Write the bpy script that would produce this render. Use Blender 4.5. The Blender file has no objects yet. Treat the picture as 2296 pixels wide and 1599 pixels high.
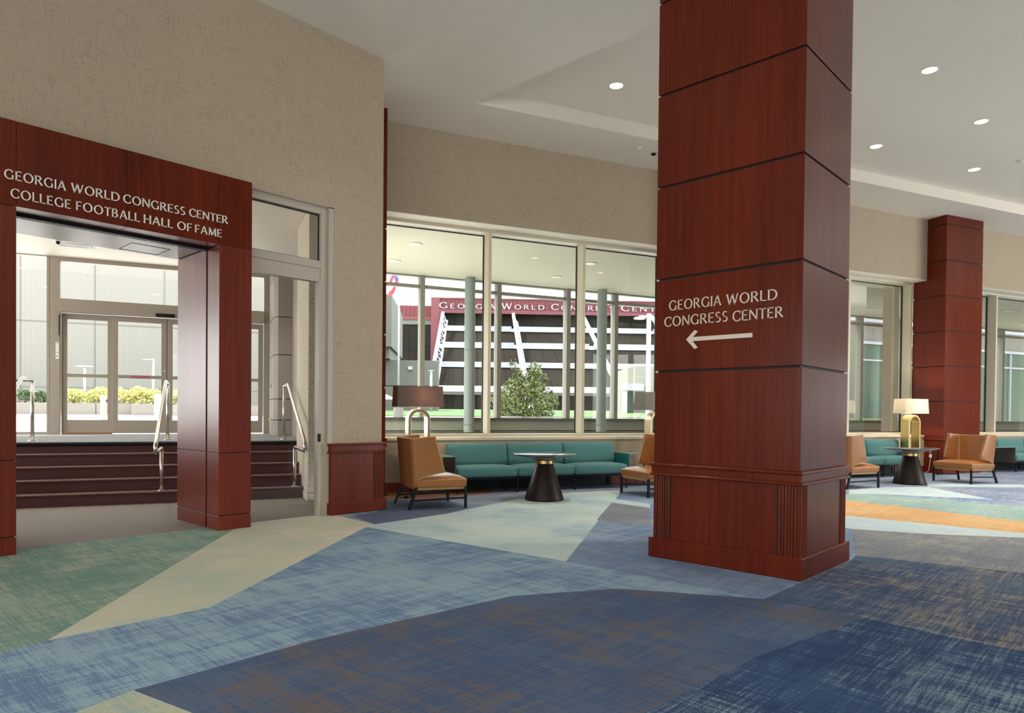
import bpy, bmesh, math, random
from mathutils import Vector, Matrix
R = math.radians
PI = math.pi
sc = bpy.context.scene
COL = sc.collection

# ------------------------------------------------------------------ camera, world, sun, exposure
cam_d = bpy.data.cameras.new('camera')
cam_d.sensor_fit = 'HORIZONTAL'
cam_d.sensor_width = 36.0
cam_d.lens = 1549.11 / 2296 * 36.0
cam_d.shift_y = (948.89 - 799.5) / 2296
cam_d.clip_end = 900
cam = bpy.data.objects.new('camera', cam_d)
COL.objects.link(cam)
yaw, pitch, roll = R(43.2123), R(-0.75684), R(0.55273)
fw = Vector((math.cos(pitch) * math.cos(yaw), math.cos(pitch) * math.sin(yaw), math.sin(pitch)))
rt = Vector((math.sin(yaw), -math.cos(yaw), 0))
up = rt.cross(fw)
r2 = rt * math.cos(roll) + up * math.sin(roll)
u2 = up * math.cos(roll) - rt * math.sin(roll)
M = Matrix((r2, u2, -fw)).transposed().to_4x4()
M.translation = Vector((0, 0, 1.3))
cam.matrix_world = M
sc.camera = cam

world = bpy.data.worlds.new('sky')
sc.world = world
world.use_nodes = True
bg = world.node_tree.nodes['Background']
bg.inputs[0].default_value = (0.86, 0.94, 1.0, 1)
bg.inputs[1].default_value = 2.0

sun_d = bpy.data.lights.new('sun', 'SUN')
sun_d.energy = 3.4
sun_d.angle = R(1.0)
sun_d.color = (1.0, 0.95, 0.86)
sun = bpy.data.objects.new('sun', sun_d)
COL.objects.link(sun)
az, el = R(114), R(60)
sdir = Vector((math.cos(el) * math.cos(az), math.cos(el) * math.sin(az), math.sin(el)))
sun.rotation_euler = sdir.to_track_quat('Z', 'Y').to_euler()

PHI_ = R(-23.0)
# added fill lights, mostly along the solid lobby walls; no windows stand there
def fill_light(name, loc, target, sx, sy, power, col=(.93, .97, 1.0)):
    ld = bpy.data.lights.new(name, 'AREA'); ld.shape = 'RECTANGLE'; ld.size = sx; ld.size_y = sy; ld.energy = power; ld.color = col
    lo = bpy.data.objects.new(name, ld); COL.objects.link(lo); lo.location = loc
    lo.rotation_euler = (Vector(target) - Vector(loc)).to_track_quat('-Z', 'Y').to_euler()
    return lo
fill_light('fill_south', (20.4, -9.2, 2.6), (20.4, 0, 2.9), 7.0, 4.2, 330, (1.0, .97, .92))
fill_light('fill_behind', (-1.0, -9.2, 2.6), (1.5, 0, 3.2), 9.5, 4.6, 170, (1.0, .99, .97))
fill_light('fill_west', (-6.8, -1, 1.9), (0, -1, .9), 15, 3.4, 230, (1.0, .99, .97))
v0, v1 = Matrix.Rotation(PHI_, 4, 'Z') @ Vector((-6.6, 14.0, 2.2)), Matrix.Rotation(PHI_, 4, 'Z') @ Vector((0, 13.6, 4.4))
fill_light('fill_vestibule', v0, v1, 3.0, 2.4, 45, (1.0, .98, .95))  # added fill inside the vestibule, out of view
g0, g1 = Matrix.Rotation(PHI_, 4, 'Z') @ Vector((1.85, 13.4, 1.7)), Matrix.Rotation(PHI_, 4, 'Z') @ Vector((9, 12.6, 1.9))
fill_light('fill_gallery', g0, g1, 3.0, 2.6, 110, (1.0, .98, .93))  # added fill at the gallery's closed end, brightens the mullion sides

sc.view_settings.view_transform = 'Standard'
sc.view_settings.look = 'None'
sc.view_settings.gamma = 1
sc.view_settings.exposure = 1.42
sc.view_settings.use_curve_mapping = False
sc.cycles.use_denoising = True
sc.cycles.max_bounces = 10
sc.cycles.diffuse_bounces = 5
sc.cycles.transparent_max_bounces = 24
sc.cycles.caustics_reflective = False
sc.cycles.caustics_refractive = False
sc.cycles.sample_clamp_indirect = 6

# ------------------------------------------------------------------ frames
PHI = R(-23.0)                       # the window front is turned 23 degrees from the entrance wall
WR = Matrix.Rotation(PHI, 4, 'Z')
YG = R(46.13)                        # the convention centre across the lawn
GR = Matrix.Rotation(YG - PI / 2, 4, 'Z')
ID = Matrix.Identity(4)
def WF(w, x, z=0.0): return WR @ Vector((w, x, z))
def GF(x, y, z=0.0): return GR @ Vector((x, y, z))

# ------------------------------------------------------------------ mesh builder
class MB:
    def __init__(s): s.v, s.f, s.m = [], [], []
    def add(s, vs, fs, m=0):
        n = len(s.v); s.v += [tuple(v) for v in vs]
        s.f += [tuple(i + n for i in f) for f in fs]; s.m += [m] * len(fs)
        return s
    def box(s, x0, x1, y0, y1, z0, z1, m=0):
        return s.add([(x0,y0,z0),(x1,y0,z0),(x1,y1,z0),(x0,y1,z0),(x0,y0,z1),(x1,y0,z1),(x1,y1,z1),(x0,y1,z1)],
                     [(0,3,2,1),(4,5,6,7),(0,1,5,4),(1,2,6,5),(2,3,7,6),(3,0,4,7)], m)
    def prism(s, pts, ax, a, b, m=0):
        n = len(pts)
        def mk(p, t):
            return (t, p[0], p[1]) if ax == 'x' else (p[0], t, p[1]) if ax == 'y' else (p[0], p[1], t)
        vs = [mk(p, a) for p in pts] + [mk(p, b) for p in pts]
        fs = [tuple(range(n - 1, -1, -1)), tuple(range(n, 2 * n))] + [(i, (i + 1) % n, n + (i + 1) % n, n + i) for i in range(n)]
        return s.add(vs, fs, m)
    def frame(s, x0, x1, z0, z1, t, y0, y1, m=0, tb=None, tt=None):
        tb = t if tb is None else tb; tt = t if tt is None else tt
        s.box(x0, x0 + t, y0, y1, z0, z1, m); s.box(x1 - t, x1, y0, y1, z0, z1, m)
        s.box(x0 + t, x1 - t, y0, y1, z0, z0 + tb, m); s.box(x0 + t, x1 - t, y0, y1, z1 - tt, z1, m)
        return s
    def bar(s, a, b, w, h=None, m=0):
        a, b = Vector(a), Vector(b); h = w if h is None else h
        d = (b - a).normalized(); u = Vector((0,0,1)) if abs(d.z) < .95 else Vector((1,0,0))
        p = d.cross(u).normalized(); q = p.cross(d)
        vs = [e + p * i * w / 2 + q * j * h / 2 for e in (a, b) for i, j in ((-1,-1),(1,-1),(1,1),(-1,1))]
        return s.add(vs, [(0,1,2,3),(7,6,5,4),(0,4,5,1),(1,5,6,2),(2,6,7,3),(3,7,4,0)], m)
    def tube(s, pts, r, n=12, m=0):
        pts = [Vector(p) for p in pts]; rings = []
        rr = r if isinstance(r, (list, tuple)) else [r] * len(pts)
        ref = None
        for i, p in enumerate(pts):
            d = ((pts[min(i+1, len(pts)-1)] - p).normalized() + (p - pts[max(i-1, 0)]).normalized()).normalized()
            if ref is None: ref = Vector((0,0,1)) if abs(d.z) < .9 else Vector((1,0,0))
            a = (ref - d * ref.dot(d)).normalized(); b = d.cross(a); ref = a
            rings.append([p + (a * math.cos(2*PI*k/n) + b * math.sin(2*PI*k/n)) * rr[i] for k in range(n)])
        fs = [tuple(range(n - 1, -1, -1))]
        for i in range(len(pts) - 1):
            fs += [(i*n+k, i*n+(k+1) % n, (i+1)*n+(k+1) % n, (i+1)*n+k) for k in range(n)]
        fs.append(tuple((len(pts)-1)*n + k for k in range(n)))
        return s.add([v for r_ in rings for v in r_], fs, m)
    def lathe(s, prof, n=40, c=(0,0,0), m=0):
        vs = []; fs = []
        for r_, z in prof:
            vs += [(c[0] + r_ * math.cos(2*PI*k/n), c[1] + r_ * math.sin(2*PI*k/n), c[2] + z) for k in range(n)]
        for i in range(len(prof) - 1):
            fs += [(i*n+k, i*n+(k+1) % n, (i+1)*n+(k+1) % n, (i+1)*n+k) for k in range(n)]
        fs.append(tuple(range(n - 1, -1, -1))); fs.append(tuple((len(prof)-1)*n + k for k in range(n)))
        return s.add(vs, fs, m)
    def build(s, name, mat, parent=None, mx=None, bevel=0, seg=2, smooth=False, sub=0):
        me = bpy.data.meshes.new(name)
        me.from_pydata(s.v, [], s.f)
        for mt in (mat if isinstance(mat, list) else [mat]): me.materials.append(mt)
        me.polygons.foreach_set('material_index', s.m)
        bm = bmesh.new(); bm.from_mesh(me); bmesh.ops.recalc_face_normals(bm, faces=bm.faces); bm.to_mesh(me); bm.free()
        if smooth: me.shade_smooth()
        o = bpy.data.objects.new(name, me); COL.objects.link(o)
        if parent: o.parent = parent
        elif mx is not None: o.matrix_world = mx
        if bevel:
            b = o.modifiers.new('bevel', 'BEVEL'); b.width = bevel; b.segments = seg; b.limit_method = 'ANGLE'; b.angle_limit = R(35)
            b.harden_normals = False
        if sub:
            b = o.modifiers.new('subsurf', 'SUBSURF'); b.levels = sub; b.render_levels = sub
        if smooth == 'auto' :
            me.shade_smooth()
            w_ = o.modifiers.new('wn', 'WEIGHTED_NORMAL'); w_.keep_sharp = True
        return o

def tag(o, label=None, cat=None, group=None, kind=None):
    if label: o['label'] = label
    if cat: o['category'] = cat
    if group: o['group'] = group
    if kind: o['kind'] = kind
    return o
def thing(name, label, cat, mx=ID, group=None):
    o = bpy.data.objects.new(name, None); COL.objects.link(o); o.empty_display_size = .1
    o.matrix_world = mx
    return tag(o, label, cat, group)
def struct(o, label=None, cat=None): return tag(o, label, cat, kind='structure')
def at(frame, x, y, z=0.0, rz=0.0):
    return frame @ Matrix.Translation((x, y, z)) @ Matrix.Rotation(rz, 4, 'Z')
def dup(o, mx, label=None, group=None):
    c = o.copy(); COL.objects.link(c); c.matrix_world = mx
    if label: c['label'] = label
    if group: c['group'] = group
    for ch in list(o.children):
        d = ch.copy(); COL.objects.link(d); d.parent = c
        for g in list(ch.children):
            e = g.copy(); COL.objects.link(e); e.parent = d
    return c

# ------------------------------------------------------------------ materials
class NT:
    def __init__(s, name):
        s.mat = bpy.data.materials.new(name); s.mat.use_nodes = True
        s.t = s.mat.node_tree; s.b = s.t.nodes['Principled BSDF']; s.out = s.t.nodes['Material Output']
    def n(s, typ, **kw):
        nd = s.t.nodes.new(typ)
        for k, v in kw.items(): setattr(nd, k, v)
        return nd
    def l(s, a, b): s.t.links.new(a, b)
    def set(s, sock, v):
        if isinstance(v, bpy.types.NodeSocket): s.l(v, sock)
        else: sock.default_value = v
    def math(s, op, a, b=0.0, c=None, clamp=False):
        nd = s.n('ShaderNodeMath', operation=op); nd.use_clamp = clamp
        s.set(nd.inputs[0], a); s.set(nd.inputs[1], b)
        if c is not None: s.set(nd.inputs[2], c)
        return nd.outputs[0]
    def coord(s, sc_=(1,1,1), which='Object', rot=(0,0,0)):
        tc = s.n('ShaderNodeTexCoord'); mp = s.n('ShaderNodeMapping')
        mp.inputs['Scale'].default_value = sc_; mp.inputs['Rotation'].default_value = rot
        s.l(tc.outputs[which], mp.inputs[0]); return mp.outputs[0]
    def noise(s, vec, scale=1.0, detail=3.0, rough=.55, dist=0.0):
        nd = s.n('ShaderNodeTexNoise'); nd.inputs['Scale'].default_value = scale
        nd.inputs['Detail'].default_value = detail; nd.inputs['Roughness'].default_value = rough
        nd.inputs['Distortion'].default_value = dist
        s.l(vec, nd.inputs['Vector']); return nd.outputs['Fac']
    def ramp(s, fac, stops):
        nd = s.n('ShaderNodeValToRGB'); cr = nd.color_ramp
        while len(cr.elements) < len(stops): cr.elements.new(.5)
        for e, (p, c) in zip(cr.elements, stops):
            e.position = p; e.color = (*c, 1) if len(c) == 3 else c
        s.set(nd.inputs[0], fac); return nd.outputs[0]
    def mix(s, fac, a, b, blend='MIX'):
        nd = s.n('ShaderNodeMix', data_type='RGBA', blend_type=blend)
        s.set(nd.inputs[0], fac)
        s.set(nd.inputs[6], a if isinstance(a, bpy.types.NodeSocket) else (*a, 1))
        s.set(nd.inputs[7], b if isinstance(b, bpy.types.NodeSocket) else (*b, 1))
        return nd.outputs[2]
    def bump(s, h, strength=.2, dist=.01):
        nd = s.n('ShaderNodeBump'); nd.inputs['Strength'].default_value = strength; nd.inputs['Distance'].default_value = dist
        s.l(h, nd.inputs['Height']); s.l(nd.outputs[0], s.b.inputs['Normal'])
    def fin(s, col=None, rough=.5, metal=0.0, spec=None, coat=0.0):
        if col is not None: s.set(s.b.inputs['Base Color'], col if isinstance(col, bpy.types.NodeSocket) else (*col, 1))
        s.set(s.b.inputs['Roughness'], rough); s.b.inputs['Metallic'].default_value = metal
        if spec is not None: s.b.inputs['Specular IOR Level'].default_value = spec
        if coat: s.b.inputs['Coat Weight'].default_value = coat; s.b.inputs['Coat Roughness'].default_value = .12
        return s.mat
def S(r, g, b):
    f = lambda c: (c / 255 / 12.92) if c <= 10 else ((c / 255 + .055) / 1.055) ** 2.4
    return (f(r), f(g), f(b))
def plain(name, col, rough=.5, metal=0.0, spec=None, nz=.06, scale=8.0):
    t = NT(name); f = t.noise(t.coord(), scale, 3)
    c = t.mix(f, tuple(x * (1 - nz) for x in col), tuple(min(1, x * (1 + nz)) for x in col))
    return t.fin(c, rough, metal, spec)
def emit(name, col, strength):
    t = NT(name); t.b.inputs['Emission Color'].default_value = (*col, 1); t.b.inputs['Emission Strength'].default_value = strength
    return t.fin(col, .5)

def wood(name, dark, light, rough=.3, stripe=0.0):
    t = NT(name)
    g1 = t.noise(t.coord((30, 30, .9)), 1.0, 4, .6, .4)
    g2 = t.noise(t.coord((150, 150, 2.5)), 1.0, 2, .5)
    g3 = t.noise(t.coord((2.2, 2.2, .25)), 1.0, 2)
    f = t.math('ADD', t.math('MULTIPLY', g1, .5), t.math('ADD', t.math('MULTIPLY', g2, .25), t.math('MULTIPLY', g3, .35)))
    if stripe:
        g4 = t.noise(t.coord((26, 26, .08)), 1.0, 1)
        f = t.math('ADD', f, t.math('MULTIPLY', t.math('SUBTRACT', g4, .5), stripe))
    c = t.ramp(f, [(.36, dark), (.70, light)])
    t.bump(g2, .03, .002)
    return t.fin(c, rough, spec=.27)
M_wood = wood('cherry_veneer', (.064, .0066, .0024), (.170, .0212, .0054), .28)
M_woodstripe = wood('reeded_cherry', (.055, .008, .004), (.20, .036, .012), .30, .5)
M_woodgloss = wood('polished_cherry', (.075, .0072, .0028), (.195, .022, .0068), .30)
M_woodgloss.node_tree.nodes['Principled BSDF'].inputs['Coat Weight'].default_value = .3
M_woodgloss.node_tree.nodes['Principled BSDF'].inputs['Coat Roughness'].default_value = .32
M_woodgloss.node_tree.nodes['Principled BSDF'].inputs['Coat IOR'].default_value = 1.7
M_gap = plain('black_reveal', (.006, .004, .004), .6)

def wallpaper(name, col, ax):           # woven broken-line pattern, ax = horizontal axis of the wall
    t = NT(name)
    tc = t.n('ShaderNodeTexCoord'); sp = t.n('ShaderNodeSeparateXYZ'); t.l(tc.outputs['Object'], sp.inputs[0])
    h, v = sp.outputs[ax], sp.outputs[2]
    def vec(a, b):
        cb = t.n('ShaderNodeCombineXYZ'); t.l(a, cb.inputs[0]); t.l(b, cb.inputs[1]); return cb.outputs[0]
    def snap(s_, k): return t.math('DIVIDE', t.math('FLOOR', t.math('MULTIPLY', s_, k)), k)
    hs, vs = snap(h, 40.0), snap(v, 40.0)
    lineV = t.noise(vec(t.math('MULTIPLY', hs, 37), t.math('MULTIPLY', v, 6.5)), 1, 1)
    lineH = t.noise(vec(t.math('MULTIPLY', h, 6.5), t.math('MULTIPLY', vs, 37)), 1, 1)
    dv = t.math('LESS_THAN', t.math('FRACT', t.math('MULTIPLY', v, 52)), .62)
    dh = t.math('LESS_THAN', t.math('FRACT', t.math('MULTIPLY', h, 52)), .62)
    wv = t.math('LESS_THAN', t.math('FRACT', t.math('MULTIPLY', h, 40)), .30)
    wh = t.math('LESS_THAN', t.math('FRACT', t.math('MULTIPLY', v, 40)), .30)
    a = t.math('MULTIPLY', t.math('MULTIPLY', t.math('GREATER_THAN', lineV, .56), dv), wv)
    b = t.math('MULTIPLY', t.math('MULTIPLY', t.math('GREATER_THAN', lineH, .56), dh), wh)
    m_ = t.math('MAXIMUM', a, b)
    patch = t.noise(vec(h, v), 3.6, 2)
    m_ = t.math('MULTIPLY', m_, t.math('MULTIPLY', t.math('SUBTRACT', patch, .22), 1.9, clamp=True))
    fine = t.noise(t.coord((140, 140, 12)), 1, 2)
    base = t.mix(fine, tuple(x * .94 for x in col), tuple(x * 1.05 for x in col))
    c = t.mix(m_, base, tuple(x * y for x, y in zip(col, (.62, .58, .52))))
    return t.fin(c, .65, spec=.3)
M_paperX = wallpaper('woven_wallpaper', (.465, .385, .285), 0)
M_ceil = plain('ceiling_paint', (.82, .765, .68), .8, nz=.015, scale=2)
M_soffit = plain('header_paint', (.86, .81, .70), .6, nz=.02)
M_frame = plain('taupe_window_frame', (.68, .62, .48), .42, .0, nz=.03)
M_frameD = plain('bronze_window_frame', (.24, .22, .185), .45, nz=.03)
M_gray = plain('taupe_door_metal', (.36, .31, .255), .38, .0, nz=.03)
M_graylt = plain('storefront_paint', (.50, .44, .37), .4, nz=.02)
M_red = plain('red_baseboard', (.17, .018, .010), .35)
M_dark = plain('black_metal', (.008, .012, .016), .45, spec=.2)
M_rubber = plain('black_gasket', (.01, .012, .012), .5)
M_steel = plain('brushed_steel', (.62, .58, .53), .25, 1.0, nz=.03)
M_letter = plain('satin_letter', (.88, .86, .78), .42, .0, nz=.03)
M_letterP = plain('champagne_letter', (.76, .68, .57), .45, .1, nz=.03)
M_white = plain('white_paint', (.82, .80, .80), .5)
M_brass = plain('brushed_brass', (.62, .45, .19), .28, 1.0, nz=.08, scale=14)
M_brassP = plain('pale_brass', (.70, .58, .38), .3, 1.0, nz=.05)

def glass(name, tint, refl=.9):
    t = NT(name)
    t.t.nodes.remove(t.b)
    tr = t.n('ShaderNodeBsdfTransparent'); tr.inputs[0].default_value = (*tint, 1)
    gl = t.n('ShaderNodeBsdfGlossy'); gl.inputs['Roughness'].default_value = .0; gl.inputs[0].default_value = (.95, .97, .96, 1)
    fr = t.n('ShaderNodeFresnel'); fr.inputs[0].default_value = 1.45
    f = t.math('MULTIPLY', fr.outputs[0], refl)
    mx = t.n('ShaderNodeMixShader'); t.l(f, mx.inputs[0]); t.l(tr.outputs[0], mx.inputs[1]); t.l(gl.outputs[0], mx.inputs[2])
    t.l(mx.outputs[0], t.out.inputs[0]); return t.mat
M_glass = glass('window_glass', (.955, .97, .96), .45)
M_glassD = glass('door_glass', (.975, .98, .975), .5)
M_glassG = plain('green_tinted_glazing', (.065, .115, .075), .1, spec=.12, nz=.3, scale=.4)

# leather, fabric, stone, concrete, plants
def leather(name, a, b):
    t = NT(name); n1 = t.noise(t.coord(), 3.0, 3); n2 = t.noise(t.coord(), 160, 2)
    t.bump(n2, .06, .002)
    return t.fin(t.mix(n1, a, b), .33, spec=.55)
M_leather = leather('caramel_leather', (.285, .112, .032), (.36, .15, .043))
def fabric(name, a, b, sc_=260):
    t = NT(name); n1 = t.noise(t.coord(), sc_, 2); n2 = t.noise(t.coord(), 5, 3)
    c = t.mix(t.math('ADD', t.math('MULTIPLY', n1, .7), t.math('MULTIPLY', n2, .3)), a, b)
    t.bump(n1, .15, .002); t.b.inputs['Sheen Weight'].default_value = .15
    return t.fin(c, .85, spec=.2)
M_teal = fabric('teal_upholstery', (.060, .175, .18), (.11, .27, .27))
M_tealmetal = plain('teal_lacquered_metal', (.02, .17, .20), .4)
M_tabletop = plain('slate_table_top', (.10, .11, .11), .12, spec=.7)
M_pedestal = plain('espresso_pedestal', (.018, .011, .010), .4, spec=.25, nz=.1)

def aggregate(name, base, spot, sc_=60):
    t = NT(name); n1 = t.noise(t.coord(), sc_, 2, .7); n2 = t.noise(t.coord(), 4, 3)
    c = t.ramp(n1, [(.30, spot), (.42, base), (1, tuple(min(1, x * 1.08) for x in base))])
    c = t.mix(t.math('MULTIPLY', n2, .25), c, tuple(x * .8 for x in base))
    t.bump(n1, .3, .004)
    return t.fin(c, .8)
M_aggr = aggregate('exposed_aggregate', (.66, .57, .44), (.20, .17, .13), 40)
M_conc = aggregate('grey_concrete', (.150, .136, .120), (.115, .105, .094), 9)
M_concL = aggregate('pale_concrete', (.21, .185, .155), (.165, .145, .122), 12)
M_pave = aggregate('pale_paving', (.66, .63, .60), (.58, .56, .54), 8)
M_whiteout = plain('dimmed_white_paint', (.43, .41, .45), .5)  # white darkened to offset the bright sky, lavender sky tint in the colour
M_green_sill = plain('gallery_sill_wall', (.31, .32, .25), .5)
M_colgray = plain('grey_green_column_paint', (.27, .31, .29), .45)
M_galceil = plain('gallery_soffit_paint', (.62, .60, .46), .8, nz=.02)
M_stepcarpet = aggregate('burgundy_stair_carpet', (.105, .038, .036), (.060, .024, .024), 150)
M_stepnose = plain('stair_nosing', (.20, .11, .095), .6)
M_browncarpet = aggregate('taupe_carpet', (.20, .165, .14), (.070, .052, .044), 75)
M_panelgray = plain('taupe_wall_panel', (.33, .29, .25), .5, nz=.02)

def ribbed(name, a, b, period, ax=0, topz=None, smooth_col=None):
    t = NT(name); tc = t.n('ShaderNodeTexCoord'); sp = t.n('ShaderNodeSeparateXYZ'); t.l(tc.outputs['Object'], sp.inputs[0])
    w = t.math('FRACT', t.math('DIVIDE', sp.outputs[ax], period))
    tri = t.math('ABSOLUTE', t.math('SUBTRACT', w, .5))
    n = t.noise(t.coord((1.4, 1.4, .5)), 1, 3)
    f = t.math('LESS_THAN', tri, .2)
    if topz is not None: f = t.math('MULTIPLY', f, t.math('LESS_THAN', sp.outputs[2], topz))
    c = t.mix(f, a, b)
    c = t.mix(t.math('MULTIPLY', n, .2), c, tuple(x * .7 for x in a))
    return t.fin(c, .75)
M_ribwall = ribbed('ribbed_concrete', (.27, .245, .215), (.225, .203, .178), .11, 0, 9.1)
M_redrib = ribbed('red_ribbed_metal', (.15, .026, .030), (.10, .016, .020), .9, 0)
M_redflat = plain('red_metal_panel', (.145, .024, .030), .5)
def strips(name, a, line, period, w=.03, rough=.1):
    t = NT(name); tc = t.n('ShaderNodeTexCoord'); sp = t.n('ShaderNodeSeparateXYZ'); t.l(tc.outputs['Object'], sp.inputs[0])
    fr = t.math('FRACT', t.math('DIVIDE', sp.outputs[0], period))
    n = t.noise(t.coord((.12, .12, .12)), 1, 3)
    c = t.mix(n, tuple(x * .7 for x in a), tuple(x * 1.4 for x in a))
    c = t.mix(t.math('LESS_THAN', fr, w), c, line)
    return t.fin(c, rough, spec=.0)
M_bronze = strips('bronze_glazing', (.022, .018, .015), (.008, .008, .009), 2.55, .035, .45)

def leafmat(name, a, b):
    t = NT(name)
    oi = t.n('ShaderNodeNewGeometry')
    c = t.mix(oi.outputs['Random Per Island'], a, b)
    t.b.inputs['Subsurface Weight'].default_value = 0
    return t.fin(c, .6)
M_leaf = leafmat('holly_leaves', (.018, .034, .008), (.17, .19, .040))
M_leafY = leafmat('golden_leaves', (.42, .41, .11), (.70, .66, .27))
M_leafG = leafmat('dark_shrub_leaves', (.05, .09, .04), (.16, .22, .10))
M_bark = plain('bark', (.12, .09, .06), .8, nz=.3, scale=20)
M_grass = aggregate('lawn_grass', (.060, .115, .018), (.042, .085, .012), 14)

# ------------------------------------------------------------------ carpet
def carpet(name, a, b, c3, lo=.40, hi=.60, ust=.5, vst=.5, big=1.0, c3t=.58):
    """distressed loop carpet: fine cross-woven dashes between two tones and patches of a third"""
    t = NT(name)
    def dull(c):
        g = .3 * c[0] + .6 * c[1] + .1 * c[2]
        return tuple(x * .9 + g * .1 for x in c)
    a, b, c3 = dull(a), dull(b), dull(c3)
    co = t.coord((1, 1, 1))
    nb = t.noise(co, big, 4, .6)
    nu = t.noise(t.coord((3.2, 62, 1)), 1, 3, .65)
    nv = t.noise(t.coord((62, 3.2, 1)), 1, 3, .65)
    nu2 = t.noise(t.coord((.9, 9, 1)), 1, 3, .6)
    nv2 = t.noise(t.coord((9, .9, 1)), 1, 3, .6)
    nf = t.noise(t.coord((150, 150, 1)), 1, 2)
    st = t.math('ADD', t.math('MULTIPLY', t.math('SUBTRACT', nu, .5), ust * 1.6), t.math('MULTIPLY', t.math('SUBTRACT', nv, .5), vst * 1.6))
    st2 = t.math('ADD', t.math('MULTIPLY', t.math('SUBTRACT', nu2, .5), ust), t.math('MULTIPLY', t.math('SUBTRACT', nv2, .5), vst))
    fine = t.math('MULTIPLY', t.math('SUBTRACT', nf, .5), .9)
    f = t.math('ADD', t.math('ADD', nb, st2), t.math('ADD', st, fine))
    col = t.ramp(f, [(lo, a), (hi, b)])
    nb2 = t.noise(t.coord((1, 1, 1), rot=(0, 0, 1)), big * .9, 4, .6)
    g = t.math('ADD', t.math('ADD', nb2, t.math('MULTIPLY', st2, .6)), t.math('ADD', t.math('MULTIPLY', st, .9), t.math('MULTIPLY', fine, .8)))
    col = t.mix(t.math('MULTIPLY', t.math('SUBTRACT', g, c3t - .02), 4.5, clamp=True), col, c3)
    pile = t.noise(t.coord((230, 230, 1)), 1, 2)
    col = t.mix(t.math('MULTIPLY', t.math('SUBTRACT', pile, .35), .5, clamp=True), col, tuple(x * .6 for x in a))
    t.bump(pile, .5, .004)
    return t.fin(col, .95, spec=.08)
C_lb, C_mb, C_db, C_nv = S(142,172,188), S(98,124,162), S(78,97,128), S(46,68,104)
CARPETS = {
    'field': carpet('carpet_field', C_mb, C_lb, S(170,185,190)),
    'green': carpet('carpet_green', S(108,144,132), S(142,164,150), S(184,176,164), c3t=.58),
    'cream': carpet('carpet_cream', S(192,192,170), S(168,186,172), S(216,202,188), c3t=.53),
    'light': carpet('carpet_light_blue', C_mb, C_lb, S(140,170,188), .36, .60),
    'dark': carpet('carpet_dark_blue', S(68,90,124), S(84,106,136), S(110,98,92), c3t=.505),
    'yell': carpet('carpet_yellow_green', S(150,172,170), S(186,188,158), S(120,150,170)),
    'br': carpet('carpet_navy_streaks', C_nv, S(60,86,124), S(124,150,162), c3t=.58),
    'navy': carpet('carpet_navy_tan', S(60,80,112), S(84,104,128), S(158,144,124), c3t=.56, big=.8),
    'blue': carpet('carpet_blue', S(104,126,160), S(130,152,180), S(164,172,180), c3t=.62),
    'aqua': carpet('carpet_aqua', S(172,196,200), S(198,212,206), S(134,166,190), c3t=.56),
    'gray': carpet('carpet_grey_brown', S(114,122,136), S(132,136,140), S(164,160,150)),
    'pale': carpet('carpet_pale', S(170,192,202), S(190,204,206), S(150,172,190)),
    'orange': carpet('carpet_orange', S(194,150,98), S(206,168,118), S(216,190,150), c3t=.64),
    'sage': carpet('carpet_sage', S(132,160,156), S(148,174,168), S(170,190,190)),
    'brown': carpet('carpet_rust', S(150,104,76), S(170,124,92), S(130,112,108)),
    'navyL': carpet('carpet_slate', S(84,98,126), S(100,114,140), S(120,110,124)),
    'purple': carpet('carpet_lilac_blue', S(112,126,156), S(140,152,174), S(176,178,180), c3t=.60),
}
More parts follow.
